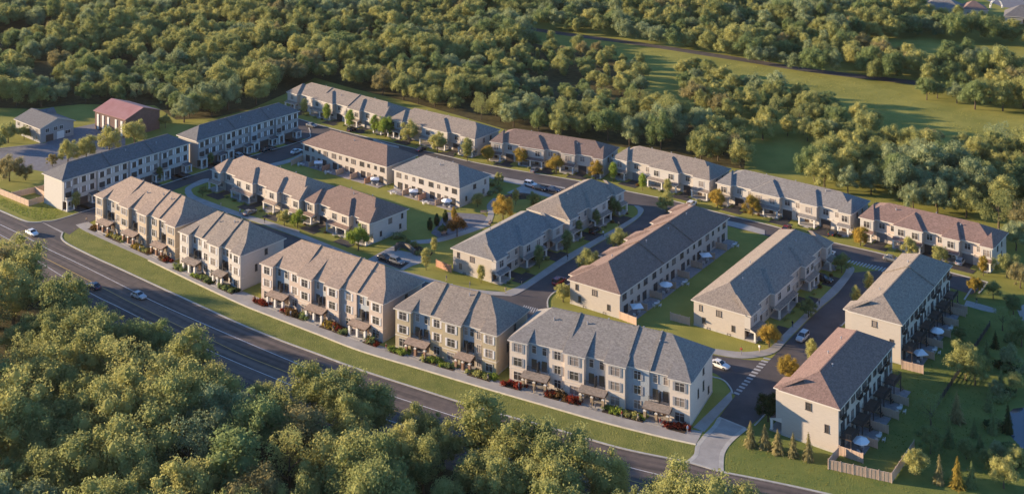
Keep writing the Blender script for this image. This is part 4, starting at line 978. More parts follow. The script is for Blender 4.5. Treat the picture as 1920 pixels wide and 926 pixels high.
me.attributes['size'].data.foreach_set('vector', vS); me.attributes['turn'].data.foreach_set('vector', vR); me.attributes['pick'].data.foreach_set('value', vK)
fw = inst('far_wood', me); tag(fw, 'dense far broadleaf wood covering the upper background', 'wood', kind='stuff')
ng = bpy.data.node_groups.new('far_wood', 'GeometryNodeTree'); ng.interface.new_socket('Geometry', in_out='INPUT', socket_type='NodeSocketGeometry'); ng.interface.new_socket('Geometry', in_out='OUTPUT', socket_type='NodeSocketGeometry')
N = ng.nodes; gin = N.new('NodeGroupInput'); gout = N.new('NodeGroupOutput'); ci_ = N.new('GeometryNodeCollectionInfo'); ci_.inputs['Collection'].default_value = proto; ci_.inputs['Separate Children'].default_value = True; ci_.inputs['Reset Children'].default_value = True
ip = N.new('GeometryNodeInstanceOnPoints'); ip.inputs['Pick Instance'].default_value = True
def attr(nm, dt):
    n = N.new('GeometryNodeInputNamedAttribute'); n.data_type = dt; n.inputs[0].default_value = nm; return n.outputs[0]
ng.links.new(gin.outputs[0], ip.inputs['Points']); ng.links.new(ci_.outputs[0], ip.inputs['Instance']); ng.links.new(attr('pick', 'INT'), ip.inputs['Instance Index']); ng.links.new(attr('turn', 'FLOAT_VECTOR'), ip.inputs['Rotation']); ng.links.new(attr('size', 'FLOAT_VECTOR'), ip.inputs['Scale'])
ng.links.new(ip.outputs[0], gout.inputs[0])
fw.modifiers.new('trees', 'NODES').node_group = ng
print('WOOD', len(pts), 'own', len(own), 'rest', len(rest))

# street and garden trees: (base pixel, height, crown, colour, where)
TOPS = 'in front of the top row of terraces'
ST = [((570,216),5.5,'tall','yellow green',TOPS),((613,229),6.0,'tall','bright green',TOPS),((656,243),6.2,'tall','bright green',TOPS),((702,252),6.0,'tall','bright green',TOPS),((722,257),7.0,'round','bright green',TOPS),((768,268),7.0,'round','yellow green',TOPS),((820,286),6.5,'round','yellow green',TOPS),((876,303),7.0,'tall','yellow green',TOPS),
 ((915,303),5.0,'round','golden',TOPS),((978,311),5.6,'round','golden',TOPS),((1043,326),5.8,'round','golden',TOPS),((1117,336),5.2,'round','golden',TOPS),((1150,341),5.4,'tall','bright green',TOPS),((1205,357),4.6,'tall','bright green',TOPS),((1252,367),4.6,'tall','yellow green',TOPS),((1345,390),5.2,'round','golden',TOPS),((1411,404),5.4,'round','golden',TOPS),((1613,461),5.0,'round','golden',TOPS),((1706,480),4.6,'round','yellow green',TOPS),((1763,494),4.6,'round','yellow green',TOPS),((1844,517),4.6,'tall','golden',TOPS)]
for i, (q, h, k, c, wv) in enumerate(ST):
    tree('street_tree', G(*q), h*1.22, k, c, f'{"slim" if k=="tall" else "small round"} {c} street tree along the top row, {ORD[i] if i < 20 else "twenty-first"} from left', group='young street trees along the top street')
GT = [((943,412),7.0,'round','golden','large golden tree standing by the park path'),((672,470),7.0,'round','bright green','bright green round tree at the corner of the brown-roofed terrace'),((533,424),4.6,'round','yellow green','small yellow green tree left of its twin by the tan-roofed terrace porches'),((558,428),5.2,'round','bright green','small bright green tree beside the tan-roofed terrace porches'),
 ((814,475),4.0,'tall','yellow green','slender pale green tree on the small lawn above the stone wall'),((799,506),5.4,'tall','yellow green','upright yellow green tree beside the parking bays'),((857,444),6.2,'round','rust','rust brown tree at the plaza'),((902,531),4.4,'tall','yellow green','narrow yellow green tree before the sunlit end wall by the park'),
 ((1011,503),5.8,'tall','deep green','dark green tree shading the nearer driveway on the middle street'),((1063,475),6.0,'tall','deep green','dark green tree in front of the nearer middle terrace, at its far end'),((1118,428),5.0,'tall','deep green','dark green tree before the farther middle terrace'),((1152,405),5.2,'round','deep green','dark green tree at the top corner of the middle street'),((1085,445),4.6,'tall','deep green','slim dark tree between the two middle terraces'),
 ((1056,566),4.6,'round','yellow green','small yellow green tree at the grey corner of the brown-roofed long terrace'),((1104,520),7.2,'round','olive green','street tree rising over the brown-roofed long terrace, nearest one'),((1162,478),7.2,'round','olive green','street tree rising over the brown-roofed long terrace, middle one'),((1250,400),6.2,'round','yellow green','street tree at the far end of the brown-roofed long terrace'),
 ((1442,650),5.6,'round','golden','golden tree on the corner lawn by the long crossing'),((1480,716),5.6,'round','golden','golden tree at the street bend right of the long crossing'),((1522,682),5.2,'tall','yellow green','upright yellow green tree left of the rose-roofed terrace'),((1604,577),5.0,'tall','yellow green','upright yellow green street tree left of the farther decked terrace, nearer one'),((1628,550),5.0,'tall','yellow green','upright yellow green street tree left of the farther decked terrace, farther one'),((1440,790),6.0,'round','dark','dark shaded tree at the corner of the street and the entrance lawn'),
 ((1516,595),4.6,'round','deep green','dark green tree on the shaded pavement beside the crossing street'),((1578,512),5.2,'round','deep green','dark green tree at the street corner by the short crossing'),((935,345),3.6,'round','yellow green','small pale tree beside the top street near the park'),((895,388),4.4,'round','yellow green','little yellow green tree beside the grey-roofed garden terrace'),((967,384),4.6,'tall','yellow green','slender yellow tree on the round park lawn'),((1000,384),4.0,'round','deep green','small green tree behind the round park lawn'),
 ((1828,550),4.4,'round','golden','small golden tree at the end of the top street'),((1811,712),8.5,'round','yellow green','tall yellow green maple on the lawn at right'),((1828,722),5.6,'round','olive green','olive tree leaning against the tall maple'),((1716,890),5.0,'round','yellow green','yellow green tree outside the corner fence'),((1882,915),6.0,'round','yellow green','yellow tree at the bottom right corner'),
 ((143,393),5.2,'tall','yellow green','slim yellow green tree before the blank-ended left terrace'),((300,340),4.4,'tall','deep green','slim green tree before the left terrace near its far end'),((395,312),4.4,'tall','deep green','small green tree at the near end of the grey left terrace'),((205,288),9.0,'round','yellow green','round yellow green tree in front of the barn, left one'),((252,275),9.4,'round','yellow green','round yellow green tree in front of the barn, right one'),((128,309),8.2,'round','yellow green','round yellow green tree behind the left terrace, nearer one'),((162,299),8.2,'round','yellow green','round yellow green tree behind the left terrace, farther one'),
 ((98,312),4.2,'wide','brownish green','low brownish tree beside the paved yard'),((18,340),8.0,'wide','brownish green','brownish tree at the left edge below the yard'),((48,338),5.0,'wide','brownish green','smaller brownish tree at the left edge near the fence'),((15,268),7.5,'wide','olive green','olive tree left of the grey house'),((-5,282),6.0,'wide','olive green','olive tree at the left edge by the grey house'),((45,262),5.0,'round','olive green','olive tree hugging the wall of the grey house'),
 ((345,230),9.5,'wide','grey green','broad grey green tree right of the barn'),((310,240),5.0,'round','olive green','small olive tree tucked behind the barn end'),((1905,470),8.0,'wide','grey green','large grey green tree at the right edge beside the rose-roofed top terrace'),((1888,520),6.0,'wide','olive green','olive tree on the shaded lawn near the right edge'),((1913,540),6.0,'wide','brownish green','brownish tree at the right edge beyond the lawn'),((1880,620),5.5,'airy','deep green','loose green tree on the right-hand lawn'),((1915,650),6.5,'wide','deep green','deep green tree at the right edge above the pond'),
 ((1187,205),7.5,'airy','yellow green','pale slender tree at the edge of the shaded clearing, left one'),((1205,207),7.5,'airy','yellow green','pale slender tree at the edge of the shaded clearing, right one'),((380,368),3.2,'wide','deep green','low green tree in the kerb corner by the curved pavement'),((1745,805),7.0,'airy','deep green','loose dark tree beside the near end of the black fence'),((1745,850),5.5,'wide','deep green','dark bush-like tree below the black fence'),
 ((1862,560),4.5,'round','olive green','small olive tree beside the end of the garden path'),((1900,590),5.0,'round','deep green','green tree right of the garden path end'),((1843,700),4.0,'round','deep green','small green tree right of the tall maple'),((1868,745),3.6,'round','grey green','small grey green tree above the pond bank'),((1893,690),5.0,'wide','grey green','spreading grey green tree on the slope above the pond'),((1852,880),4.2,'round','deep green','small green tree left of the yellow corner tree'),((1905,880),4.5,'round','olive green','olive tree right of the yellow corner tree'),((1870,860),3.6,'round','grey green','small grey green tree below the pond'),((1905,735),4.4,'round','yellow green','yellow green tree at the right edge above the pond'),((1812,860),3.8,'round','deep green','small green tree on the shaded lawn near the bottom'),((1800,640),3.4,'round','deep green','little green tree left of the black fence'),((830,440),3.0,'round','deep green','small dark tree beside the plaza lawn')]
for q, h, k, c, lab in GT: tree('garden_tree', G(*q), h*1.12, k, c, lab)
CN = [((1407,836),5.2,'brownish green'),((1434,839),4.8,'brownish green'),((1458,848),4.8,'brownish green'),((1487,855),4.8,'brownish green'),((1516,862),5.6,'brownish green')]
for i, (q, h, c) in enumerate(CN): tree('conifer', G(*q), h, 'conifer', c, f'small brownish conifer on the entrance lawn, {ORD[i]} from the left in the row of five', group='row of conifers on the entrance lawn')
CD = [((1794,790),6.5,'brownish green','rust-tinted conifer on the shaded lawn below the maple'),((1780,835),6.0,'deep green','green conifer on the shaded lawn, beside the rust-tinted one'),((1827,818),4.0,'deep green','small green conifer standing alone on the shaded lawn'),((1855,770),5.5,'deep green','green conifer left of the pond, upper one'),((1862,812),5.5,'deep green','green conifer left of the pond, lower one'),((1761,905),5.5,'brownish green','brownish conifer right of the tree by the corner fence'),((1795,913),6.0,'golden','golden conifer at the bottom edge near the corner fence'),((1822,912),5.0,'deep green','green conifer beside the golden one'),((1890,810),6.0,'dark','dark conifer at the pond edge'),((1838,845),3.6,'deep green','small green conifer on the lawn left of the pond'),((1877,728),4.5,'deep green','green conifer above the pond'),((1850,668),4.5,'deep green','green conifer right of the black fence, nearer one'),((1866,652),4.2,'dark','dark conifer right of the black fence, farther one')]
for q, h, c, lab in CD: tree('conifer', G(*q), h, 'conifer', c, lab)
for i, q in enumerate([(806,432),(819,424),(835,417),(851,411)]): tree('cypress', G(*q), 3.8, 'cypress', 'dark' if i < 3 else 'golden', f'narrow dark cypress beside the plaza lawn, {ORD[i]} from the left' if i < 3 else 'narrow golden cypress beside the plaza, rightmost of the four', group='cypresses beside the plaza')
# shrubs and beds
_s = []
for sd in (1, 2, 3):
    rng = random.Random(sd+200); mm = MB(); lb = [((rng.uniform(-.5,.5), rng.uniform(-.35,.35), rng.uniform(.2,.55)), rng.uniform(.28,.45)) for _ in range(7)]
    leaf_cloud(lb, 170, 0.11, rng, mm); _s.append(mm.mesh('shrub', [LEAF['deep green'], LEAF['deep green']]))
def shrub(pos, sc, col, label, group, name='shrub'):
    o = inst(name, random.choice(_s), None, (pos[0], pos[1], 0), random.uniform(0, 6.28), sc*random.uniform(0.85, 1.15)); setleaf(o, col); return tag(o, label, 'shrub', group)
def local(B, x, y): return B.root.matrix_world @ Vector((x, y, 0)) if False else Matrix.LocRotScale(B.root.location, B.root.rotation_euler, None) @ Vector((x, y, 0))
NICK = {'A': 'sandy terrace', 'B': 'short white terrace', 'C': 'long pinkish terrace', 'D': 'olive-beige terrace', 'E': 'white and blue terrace'}
SHR = {'A': ['rust','golden','yellow green','olive green','golden','yellow green','rust','red'], 'B': ['deep green','bright green','deep green','dark','deep green','dark'], 'C': ['red','red','rust','deep green','golden','red','deep green','red'], 'D': ['bright green','olive green','bright green','deep green','olive green','bright green'], 'E': ['red','red','rust','rust','red','bright green','yellow green','bright green','red','red']}
for k, cols in SHR.items():
    B = BL[k]; segs = layout(SEG_E if k in 'ACE' else SEG_D, B.L); slots = []
    for kk, x0, x1 in segs:
        if kk != 'r': slots += [x0+(x1-x0)*u for u in ((0.3, 0.75) if x1-x0 > 3.2 else (0.5,))]
    for kk, x0, x1 in segs:
        if kk != 'r': bed = MB(); bed.box(x0+0.2, x1-0.2, -4.0, -1.3 if kk == 'b' else -0.5, 0, 0.13); bed.build('planting_bed', M['mulch'], B.root)
    for i, x in enumerate(slots):
        col = cols[i*len(cols)//len(slots)]
        for j in range(3):
            p = local(B, x+(j-1)*1.0+random.uniform(-.25, .25), random.uniform(-3.4, -2.0))
            shrub(p, random.uniform(1.0, 1.7), col, f'{col} shrub, {("left", "middle", "right")[j]} of three in {ORD[i]} bed before the {NICK[k]}', f'{col} shrubs before the {NICK[k]}')
NICK2 = {'T1': 'leftmost top terrace', 'T2': 'second top terrace', 'T3': 'brown-roofed top terrace', 'T4': 'fourth top terrace', 'T5': 'long white top terrace', 'T6': 'rose-roofed top terrace', 'M1': 'tan-roofed middle terrace', 'M2': 'brown-roofed terrace by the park', 'G': 'terrace left of the crossing street', 'P1': 'nearer middle street terrace', 'P2': 'farther middle street terrace'}
for k in NICK2:
    B = BL[k]; n = int(B.L/4.2); j = 0
    for i in range(n):
        p = local(B, B.L*(i+0.5)/n, -3.6-random.random()*0.6); col = random.choice(['deep green', 'deep green', 'olive green', 'rust'])
        if all((p-local(B, (x0+x1)/2, -3.8)).length > 2.6 for kk, x0, x1 in layout(SEG_T if k in ('T1','T3','T5','T6','M1','G') else SEG_S, B.L) if kk == 'g'):
            shrub(p, random.uniform(0.7, 1.15), col, f'low {col} shrub, {ORD[j]} from left along the {NICK2[k]}', 'low shrubs at the porches'); j += 1
PBN = ['beside the grey-roofed garden terrace', 'below the top street', 'near the top street corner', 'at the top of the park path', 'left of the stone wall', 'above the stone wall', 'beside the little yellow green tree', 'below the small park lawn', 'behind the round park lawn', 'above the pond', 'at the upper pond bank', 'left of the pond', 'at the lower pond bank', 'high on the pond slope', 'left of the pond slope', 'at the right edge below the pond', 'on the right-hand lawn']
PB = [((880,360),6),((900,352),6),((915,348),5),((925,362),5),((755,452),3),((770,462),3),((885,375),4),((790,480),3),((1010,376),3),((1890,745),7),((1878,752),4),((1866,800),5),((1888,846),4),((1905,700),7),((1880,690),5),((1906,872),4),((1900,640),6)]
for i, ((x, y), n) in enumerate(PB):
    for j in range(n):
        p = G(x+(j-(n-1)/2)*24/n+random.uniform(-3, 3), y+random.uniform(-6, 6)); far = x > 1500; col = random.choice(['deep green', 'grey green', 'dark'] if far else ['deep green', 'grey green', 'olive green'])
        shrub(p, random.uniform(1.2, 2.2), col, f'bushy {col} shrub {PBN[i]}, {ORD[j]} from left', 'shrubs round the pond' if far else 'shrubs in the little park')

# ------------------------------------------------------------------ fences, walls, garden furniture
def fence(px, label, h=1.9, mat=None, pw=2.4, cat='fence', world_pts=None, name='board_fence'):
    P = world_pts or [G(*p) for p in px]; root = tag(empty(name, P[0]), label, cat); o0 = P[0]; mat = mat or M['wood']
    for a, b in zip(P, P[1:]):
        d = b-a; n = max(1, round(d.length/pw)); w = d.length/n; ang = math.atan2(d.y, d.x)
        def mk():
            m = MB(); nb = max(4, int(w/0.3))
            for k in range(nb): m.box(w*k/nb+0.012, w*(k+1)/nb-0.012, -0.03 if k % 2 else -0.05, 0.03 if k % 2 else 0.01, 0.06, h-0.08)
            m.box(0, w, -0.06, 0.06, h-0.08, h)
            return m.mesh('fence_panel', mat)
        pm = cached(('fp', round(w, 2), h, mat.name), mk); po = cached(('fpost', h, mat.name), lambda: post_mesh(h, mat))
        for k in range(n):
            inst('fence_panel', pm, root, a+d*(k/n)-o0, ang); inst('post', po, root, a+d*(k/n)-o0, ang)
        inst('post', po, root, b-o0, ang)
    return root
def post_mesh(h, mat):
    m = MB(); m.box(-0.08, 0.08, -0.08, 0.08, 0, h+0.1); m.box(-0.1, 0.1, -0.1, 0.1, h+0.1, h+0.15); return m.mesh('post', mat)
fence([(-40,350),(0,365),(53.6,387),(83,378)], 'pinkish board fence turning the lawn corner beside the far left terrace')
fence([(22,372),(82,358)], 'pinkish board fence behind the corner fence at far left')
fence([(66,362),(84,371)], 'short board fence between the two fences at far left')
fence([(1572,856),(1553,879),(1672,905),(1714,843)], 'long pinkish board fence round the garden corner at bottom right')
fence([(1574,853),(1618,868)], 'short board fence beside the round white parasol at bottom right')
fence([(1691,691),(1731,701)], 'short board fence at the end wall of the farther decked terrace')
fence([(1162,598),(1193,610)], 'short board fence at the near end of the brown-roofed long terrace')
fence([(1257,600),(1293,610)], 'short board fence left of the tan end wall by the shaded lawn')
fence([(818,500),(846,511)], 'short reddish board fence left of the sunlit end wall by the park', mat=M['red_wood'])
fence([(546,311),(568,301)], 'short board fence at the far end of the cream garden terrace')
fence([(1778,578),(1813,589)], 'board fence at the far end of the farther decked terrace')
# black mesh fence on the right lawn
P = [G(1856,612), G(1742,786)]; root = tag(empty('mesh_fence', P[0]), 'low black mesh fence running across the right-hand lawn', 'fence'); d = P[1]-P[0]; n = 18
ang = math.atan2(d.y, d.x); w = d.length/n; m = MB(); m.box(0, w, -0.03, 0.03, 0.1, 0.18); m.box(0, w, -0.03, 0.03, 1.2, 1.28)
for k in range(9): m.box(w*k/9-0.03, w*k/9+0.06, -0.02, 0.02, 0.1, 1.25)
for k in range(5): m.box(0, w, -0.015, 0.015, 0.3+0.2*k, 0.37+0.2*k)
pm = m.mesh('mesh_panel', M['dark']); po = post_mesh(1.3, M['dark'])
for k in range(n): inst('mesh_panel', pm, root, d*(k/n), ang); inst('post', po, root, d*(k/n), ang)
# curved stone wall in the park, made of stacked blocks
sw = line([(742,470),(747,464),(756,464),(768,470),(778,478)], 5); root = tag(empty('stone_wall', sw[0]), 'curved dark stone retaining wall beside the parking bays', 'wall')
bm = cached('block', lambda: (lambda m: (m.box(-0.42, 0.42, -0.28, 0.28, 0, 0.36), m.box(-0.36, 0.36, -0.31, 0.31, 0.05, 0.31), m)[-1])(MB()).mesh('stone_block', M['stone']))
tot = 0
for a, b in zip(sw, sw[1:]):
    d = b-a; n = max(1, round(d.length/0.86))
    for k in range(n):
        for z in range(4):
            p = a+d*((k+0.5*(z % 2))/n); o = inst('stone_block', bm, root, (p-sw[0])+Vector((0, 0, 0.38*z)), math.atan2(d.y, d.x)+random.uniform(-.04, .04)); tot += 1
sw = line([(945,371),(975,366),(1005,370)], 6); root = tag(empty('stone_wall', sw[0]), 'low dark curved wall above the round park lawn', 'wall')
for a, b in zip(sw, sw[1:]):
    d = b-a; n = max(1, round(d.length/0.86))
    for k in range(n):
        for z in range(2): inst('stone_block', bm, root, (a+d*((k+0.5*(z % 2))/n)-sw[0])+Vector((0, 0, 0.38*z)), math.atan2(d.y, d.x)+random.uniform(-.04, .04))

def parasol_proto(square):
    root = empty('parasol', (0,0,0)); m = MB(); n = 4 if square else 8; r = 2.0 if square else 1.75; z0, z1 = 2.15, 2.75 if not square else 2.55
    a = [2*math.pi*(i+0.5)/n for i in range(n)]
    for i in range(n):
        p = (r*math.cos(a[i]), r*math.sin(a[i]), z0); q = (r*math.cos(a[(i+1) % n]), r*math.sin(a[(i+1) % n]), z0)
        m.face([p, q, (0,0,z1)]); m.face([(q[0],q[1],z0-0.04),(p[0],p[1],z0-0.04),(0,0,z1-0.06)]); m.face([(p[0],p[1],z0-0.16),(q[0],q[1],z0-0.16),q,p])
    m.build('canopy', M['canvas'], root)
    m = MB(); m.cyl((0,0), 0.035, 0.035, 0.1, z1+0.12, 6); m.build('pole', M['dark'], root)
    m = MB(); m.cyl((0,0), 0.35, 0.3, 0, 0.1, 10); m.build('base', M['dark'], root)
    return root
def table_proto():
    root = empty('patio_table', (0,0,0)); m = MB(); m.cyl((0,0), 0.55, 0.55, 0.68, 0.73, 14); m.build('tabletop', M['white'], root)
    for k in range(4):
        lm = MB(); lm.tube((0.35*math.cos(k*1.571+.78), 0.35*math.sin(k*1.571+.78), 0.69), (0.42*math.cos(k*1.571+.78), 0.42*math.sin(k*1.571+.78), 0), 0.03, 5); lm.build('leg', M['white'], root)
    return root
def chair_proto():
    root = empty('patio_chair', (0,0,0)); m = MB(); m.box(-0.28, 0.28, -0.28, 0.28, 0.38, 0.44); m.build('seat', M['white'], root)
    m = MB(); m.box(-0.28, 0.28, 0.24, 0.3, 0.44, 0.92); m.build('backrest', M['white'], root)
    lm = MB(); lm.box(-0.025, 0.025, -0.025, 0.025, 0, 0.38); me = lm.mesh('leg', M['white'])
    for x in (-.25, .25):
        for y in (-.25, .25): inst('leg', me, root, (x, y, 0))
    am = MB(); am.box(-0.03, 0.03, -0.28, 0.28, 0.6, 0.64); ma = am.mesh('armrest', M['white'])
    for x in (-.27, .27): inst('armrest', ma, root, (x, 0, 0))
    return root
PROTO = {'sq': parasol_proto(True), 'oct': parasol_proto(False), 'tb': table_proto(), 'ch': chair_proto()}; USED = set()
def place(k, pos, rz, label, cat, group):
    o = PROTO[k] if k not in USED else copy_tree(PROTO[k]); USED.add(k); o.location = pos; o.rotation_euler = (0, 0, rz); return tag(o, label, cat, group)
WHO = {'F': 'brown-roofed long terrace', 'H': 'farther decked terrace', 'J': 'rose-roofed decked terrace', 'N1': 'cream garden terrace', 'N2': 'grey-roofed garden terrace'}
FURN = {'F': {0: 'sq', 1: 'ch', 2: 'oct', 3: 'ch', 4: 'no', 5: 'sq', 6: 'no', 7: 'ch'}, 'J': {0: 'oct', 1: 'ch', 2: 'no', 3: 'ch', 4: 'no'}, 'H': {0: 'sq', 1: 'ch', 2: 'oct', 3: 'ch', 4: 'no', 5: 'no'}, 'N1': {0: 'ch', 1: 'sq', 2: 'ch', 3: 'no', 4: 'no', 5: 'sq'}, 'N2': {0: 'ch', 1: 'sq', 2: 'ch', 3: 'oct'}}
for key, F in FURN.items():
    B = BL[key]; n = len(F); w = B.L/n; az = B.root.rotation_euler.z; deep = 3.2 if key in ('H', 'J') else 2.4
    end = 'near' if key in ('F', 'H', 'J') else 'left'
    for i, kind in F.items():
        nth = f'{ORD[i]} patio of the {WHO[key]}'
        p = local(B, w*(i+0.55), -deep); p.z = 0.12
        if kind in ('sq', 'oct'):
            place(kind, p, az+(0.785 if kind == 'sq' else 0), f'white {"square" if kind == "sq" else "octagonal"} parasol on the {nth}', 'parasol', 'white parasols on the patios')
            t = p+Vector((0.0, 0.0, 0)); 
            for s in (-1, 1):
                q = local(B, w*(i+0.55)+s*1.1, -deep); q.z = 0.12; place('ch', q, az+s*1.571*-1, f'white chair {"left" if s < 0 else "right"} of the parasol, {nth}', 'chair', f'chairs under the parasol on the {nth}')
        elif kind == 'ch':
            q = local(B, w*(i+0.5), -deep-1.5); q.z = 0.12 if deep > 3 else 0.02; place('tb', q, az, f'round white table on the {nth}', 'table', 'white patio tables')
            for j, (dx, dy) in enumerate(((-1.1, 0), (1.1, 0), (0, -1.1))):
                q2 = local(B, w*(i+0.5)+dx, -deep-1.5+dy); q2.z = q.z if abs(dy) < 1 else 0.02; place('ch', q2, az+math.atan2(dy, dx)-1.571, f'white chair {("left of", "right of", "before")[j]} the round table, {nth}', 'chair', f'chairs at the table on the {nth}')
    for i in range(1 if key != 'N1' else 0, n):
        a = local(B, w*i, -0.05); b = local(B, w*i, -3.4 if key not in ('H', 'J') else -5.6)
        fence(None, f'timber privacy screen, {ORD[i]} from the {end} end, {WHO[key]}', 1.7, M['red_wood'] if key in ('N1', 'N2') and i % 3 == 2 else M['wood'], 1.75, 'privacy screen', [a, b], 'privacy_screen')['group'] = 'timber privacy screens between patios'
# benches on the plaza
for i, q in enumerate([(907,401),(833,440),(920,420)]):
    r = tag(empty('bench', G(*q), 0.6*i), ['wooden bench beside the path at the top of the plaza', 'wooden bench at the lower left of the plaza', 'wooden bench at the right corner of the plaza'][i], 'bench', 'plaza benches'); r.location.z = 0.06
    for k in range(3):
        m = MB(); m.box(-1.0, 1.0, -0.25+0.17*k, -0.11+0.17*k, 0.42, 0.48); m.build('slat', M['wood'], r)
    m = MB(); m.box(-1.0, 1.0, 0.27, 0.32, 0.55, 0.9); m.build('backrest', M['wood'], r)
    for s in (-.8, .8):
        m = MB(); m.box(s-0.05, s+0.05, -0.22, 0.3, 0, 0.42); m.box(s-0.04, s+0.04, 0.22, 0.27, 0.42, 0.9); m.build('leg', M['dark'], r)

# ------------------------------------------------------------------ cars
PAINT = {k: pmat('car_paint_' + k.replace(' ', '_'), c, 0.25, metal=0.0, spec=0.7) for k, c in {'white': (0.72,0.71,0.70), 'silver': (0.42,0.43,0.45), 'black': (0.018,0.018,0.02), 'dark red': (0.20,0.02,0.02), 'dark blue': (0.03,0.04,0.075), 'grey': (0.16,0.165,0.17)}.items()}
M['tyre'] = pmat('tyre', (0.02,0.02,0.02), 0.9); M['rim'] = pmat('rim', (0.35,0.35,0.36), 0.3, metal=0.8); M['lamp'] = pmat('lamp_clear', (0.7,0.7,0.68), 0.1, spec=0.9); M['tail'] = pmat('lamp_red', (0.35,0.02,0.015), 0.2, spec=0.8); M['carglass'] = pmat('car_glass', (0.02,0.023,0.028), 0.05, spec=0.9)
def loft(profile_fn, stations, mat_fn):
    m = MB(); rings = [profile_fn(x) for x in stations]; n = len(rings[0]); k = len(m.v)
    for r_ in rings: m.v += r_
    for i in range(len(rings)-1):
        for j in range(n-1): m.f.append((k+i*n+j, k+(i+1)*n+j, k+(i+1)*n+j+1, k+i*n+j+1)); m.m.append(0)
    m.f.append(tuple(k+j for j in range(n))); m.m.append(0); m.f.append(tuple(k+(len(rings)-1)*n+j for j in reversed(range(n)))); m.m.append(0)
    return m
def interp(x, tab):
    for (a, u), (b, v) in zip(tab, tab[1:]):
        if a <= x <= b: return u+(v-u)*(x-a)/(b-a)
    return tab[-1][1] if x > tab[-1][0] else tab[0][1]
def car_proto(kind):
    root = empty('car', (0,0,0)); suv = kind == 'suv'; L = 2.3
    zt = [(-2.3,0.62),(-2.2,0.80),(-1.9,0.92 if not suv else 1.0),(0.9,0.93 if not suv else 1.02),(1.9,0.80 if not suv else 0.95),(2.25,0.66),(2.3,0.55)]
    hw = [(-2.3,0.70),(-2.1,0.86),(-1.5,0.91),(1.4,0.91),(2.05,0.84),(2.3,0.66)]
    def prof(x):
        w = interp(x, hw); z = interp(x, zt); b = 0.22 if abs(x) < 2.1 else 0.32
        return [(x,-w*0.93,b),(x,-w,0.42),(x,-w,z-0.14),(x,-w*0.9,z),(x,0,z+0.025),(x,w*0.9,z),(x,w,z-0.14),(x,w,0.42),(x,w*0.93,b),(x,-w*0.93,b)]
    m = loft(prof, [-2.3,-2.2,-2.05,-1.9,-1.5,-0.8,0,0.9,1.4,1.9,2.1,2.25,2.3], None); body = m.build('body', PAINT['white'], root, smooth=False)
    # cabin: dark glass band with painted roof
    if suv: cx = [(-2.1,0.98),(-1.85,1.58),(0.15,1.64),(0.95,1.02)]
    else: cx = [(-1.75,0.92),(-1.05,1.36),(0.05,1.40),(0.95,0.93)]
    m = MB(); (xa,za),(xb,zb),(xc,zc),(xd,zd) = cx; w0, w1 = 0.84, 0.66 if not suv else 0.70
    A = lambda x, z, w: [(x,-w,z),(x,w,z)]
    p = [A(xa,za-0.03,w0),A(xb,zb,w1),A(xc,zc,w1),A(xd,zd-0.03,w0)]
    for q in range(3):
        m.face([p[q][0],p[q+1][0],p[q+1][1],p[q][1]], 1 if q == 1 else 0)
    m.face([p[0][0],p[3][0],p[2][0],p[1][0]]); m.face([p[3][1],p[0][1],p[1][1],p[2][1]])
    m.build('window', [M['carglass'], M['carglass']], root)
    m = MB(); m.prism([(xb-0.05,-w1-0.01),(xc+0.05,-w1-0.01),(xc+0.05,w1+0.01),(xb-0.05,w1+0.01)], max(zb,zc)-0.03, max(zb,zc)+0.04); m.build('roof_panel', PAINT['white'], root)
    for sgn in (-1, 1):
        m = MB()
        for (x0, z0_, x1, z1_) in ((xa,za,xb,zb),(xc,zc,xd,zd),((xb+xc)/2,zc,(xa+xd)/2,za)):
            m.tube((x0, sgn*(w0 if z0_ < z1_ else w1+0.005), z0_), (x1, sgn*(w1+0.005 if z0_ < z1_ else w0), z1_), 0.045, 5)
        m.build('roof_pillar', PAINT['white'], root)
        m = MB(); m.box(0.55, 0.75, sgn*1.0-0.1, sgn*1.0+0.1, 0.95, 1.08); m.build('mirror', PAINT['white'], root)
        m = MB(); m.box(2.12, 2.29, sgn*0.58-0.17, sgn*0.58+0.17, 0.56, 0.70); m.build('headlight', M['lamp'], root)
        m = MB(); m.box(-2.31, -2.2, sgn*0.62-0.15, sgn*0.62+0.15, 0.60, 0.80); m.build('taillight', M['tail'], root)
    wm = cached('wheel', lambda: wheel_mesh()); rm_ = cached('rim', lambda: rim_mesh())
    for x in (-1.4, 1.4):
        for s in (-1, 1):
            o = inst('wheel', wm, root, (x, s*0.82, 0.34)); inst('rim', rm_, o, (0, s*0.115, 0))
    return root
def wheel_mesh():
    m = MB(); n = 16
    for i in range(n):
        a, b = 2*math.pi*i/n, 2*math.pi*(i+1)/n; P = lambda t, r, y: (r*math.cos(t), y, r*math.sin(t))
        m.face([P(a,.34,-.11),P(a,.34,.11),P(b,.34,.11),P(b,.34,-.11)]); m.face([P(a,.34,-.11),P(b,.34,-.11),(0,-.11,0)]); m.face([P(b,.34,.11),P(a,.34,.11),(0,.11,0)])
    return m.mesh('wheel', M['tyre'])
def rim_mesh():
    m = MB(); n = 12; pts = [(0.22*math.cos(2*math.pi*i/n), 0.22*math.sin(2*math.pi*i/n)) for i in range(n)]
    m.face([(p[0], 0.006, p[1]) for p in pts]); m.face([(p[0], -0.006, p[1]) for p in reversed(pts)])
    return m.mesh('rim', M['rim'])
CARP = {'sedan': car_proto('sedan'), 'suv': car_proto('suv')}; CUSED = set()
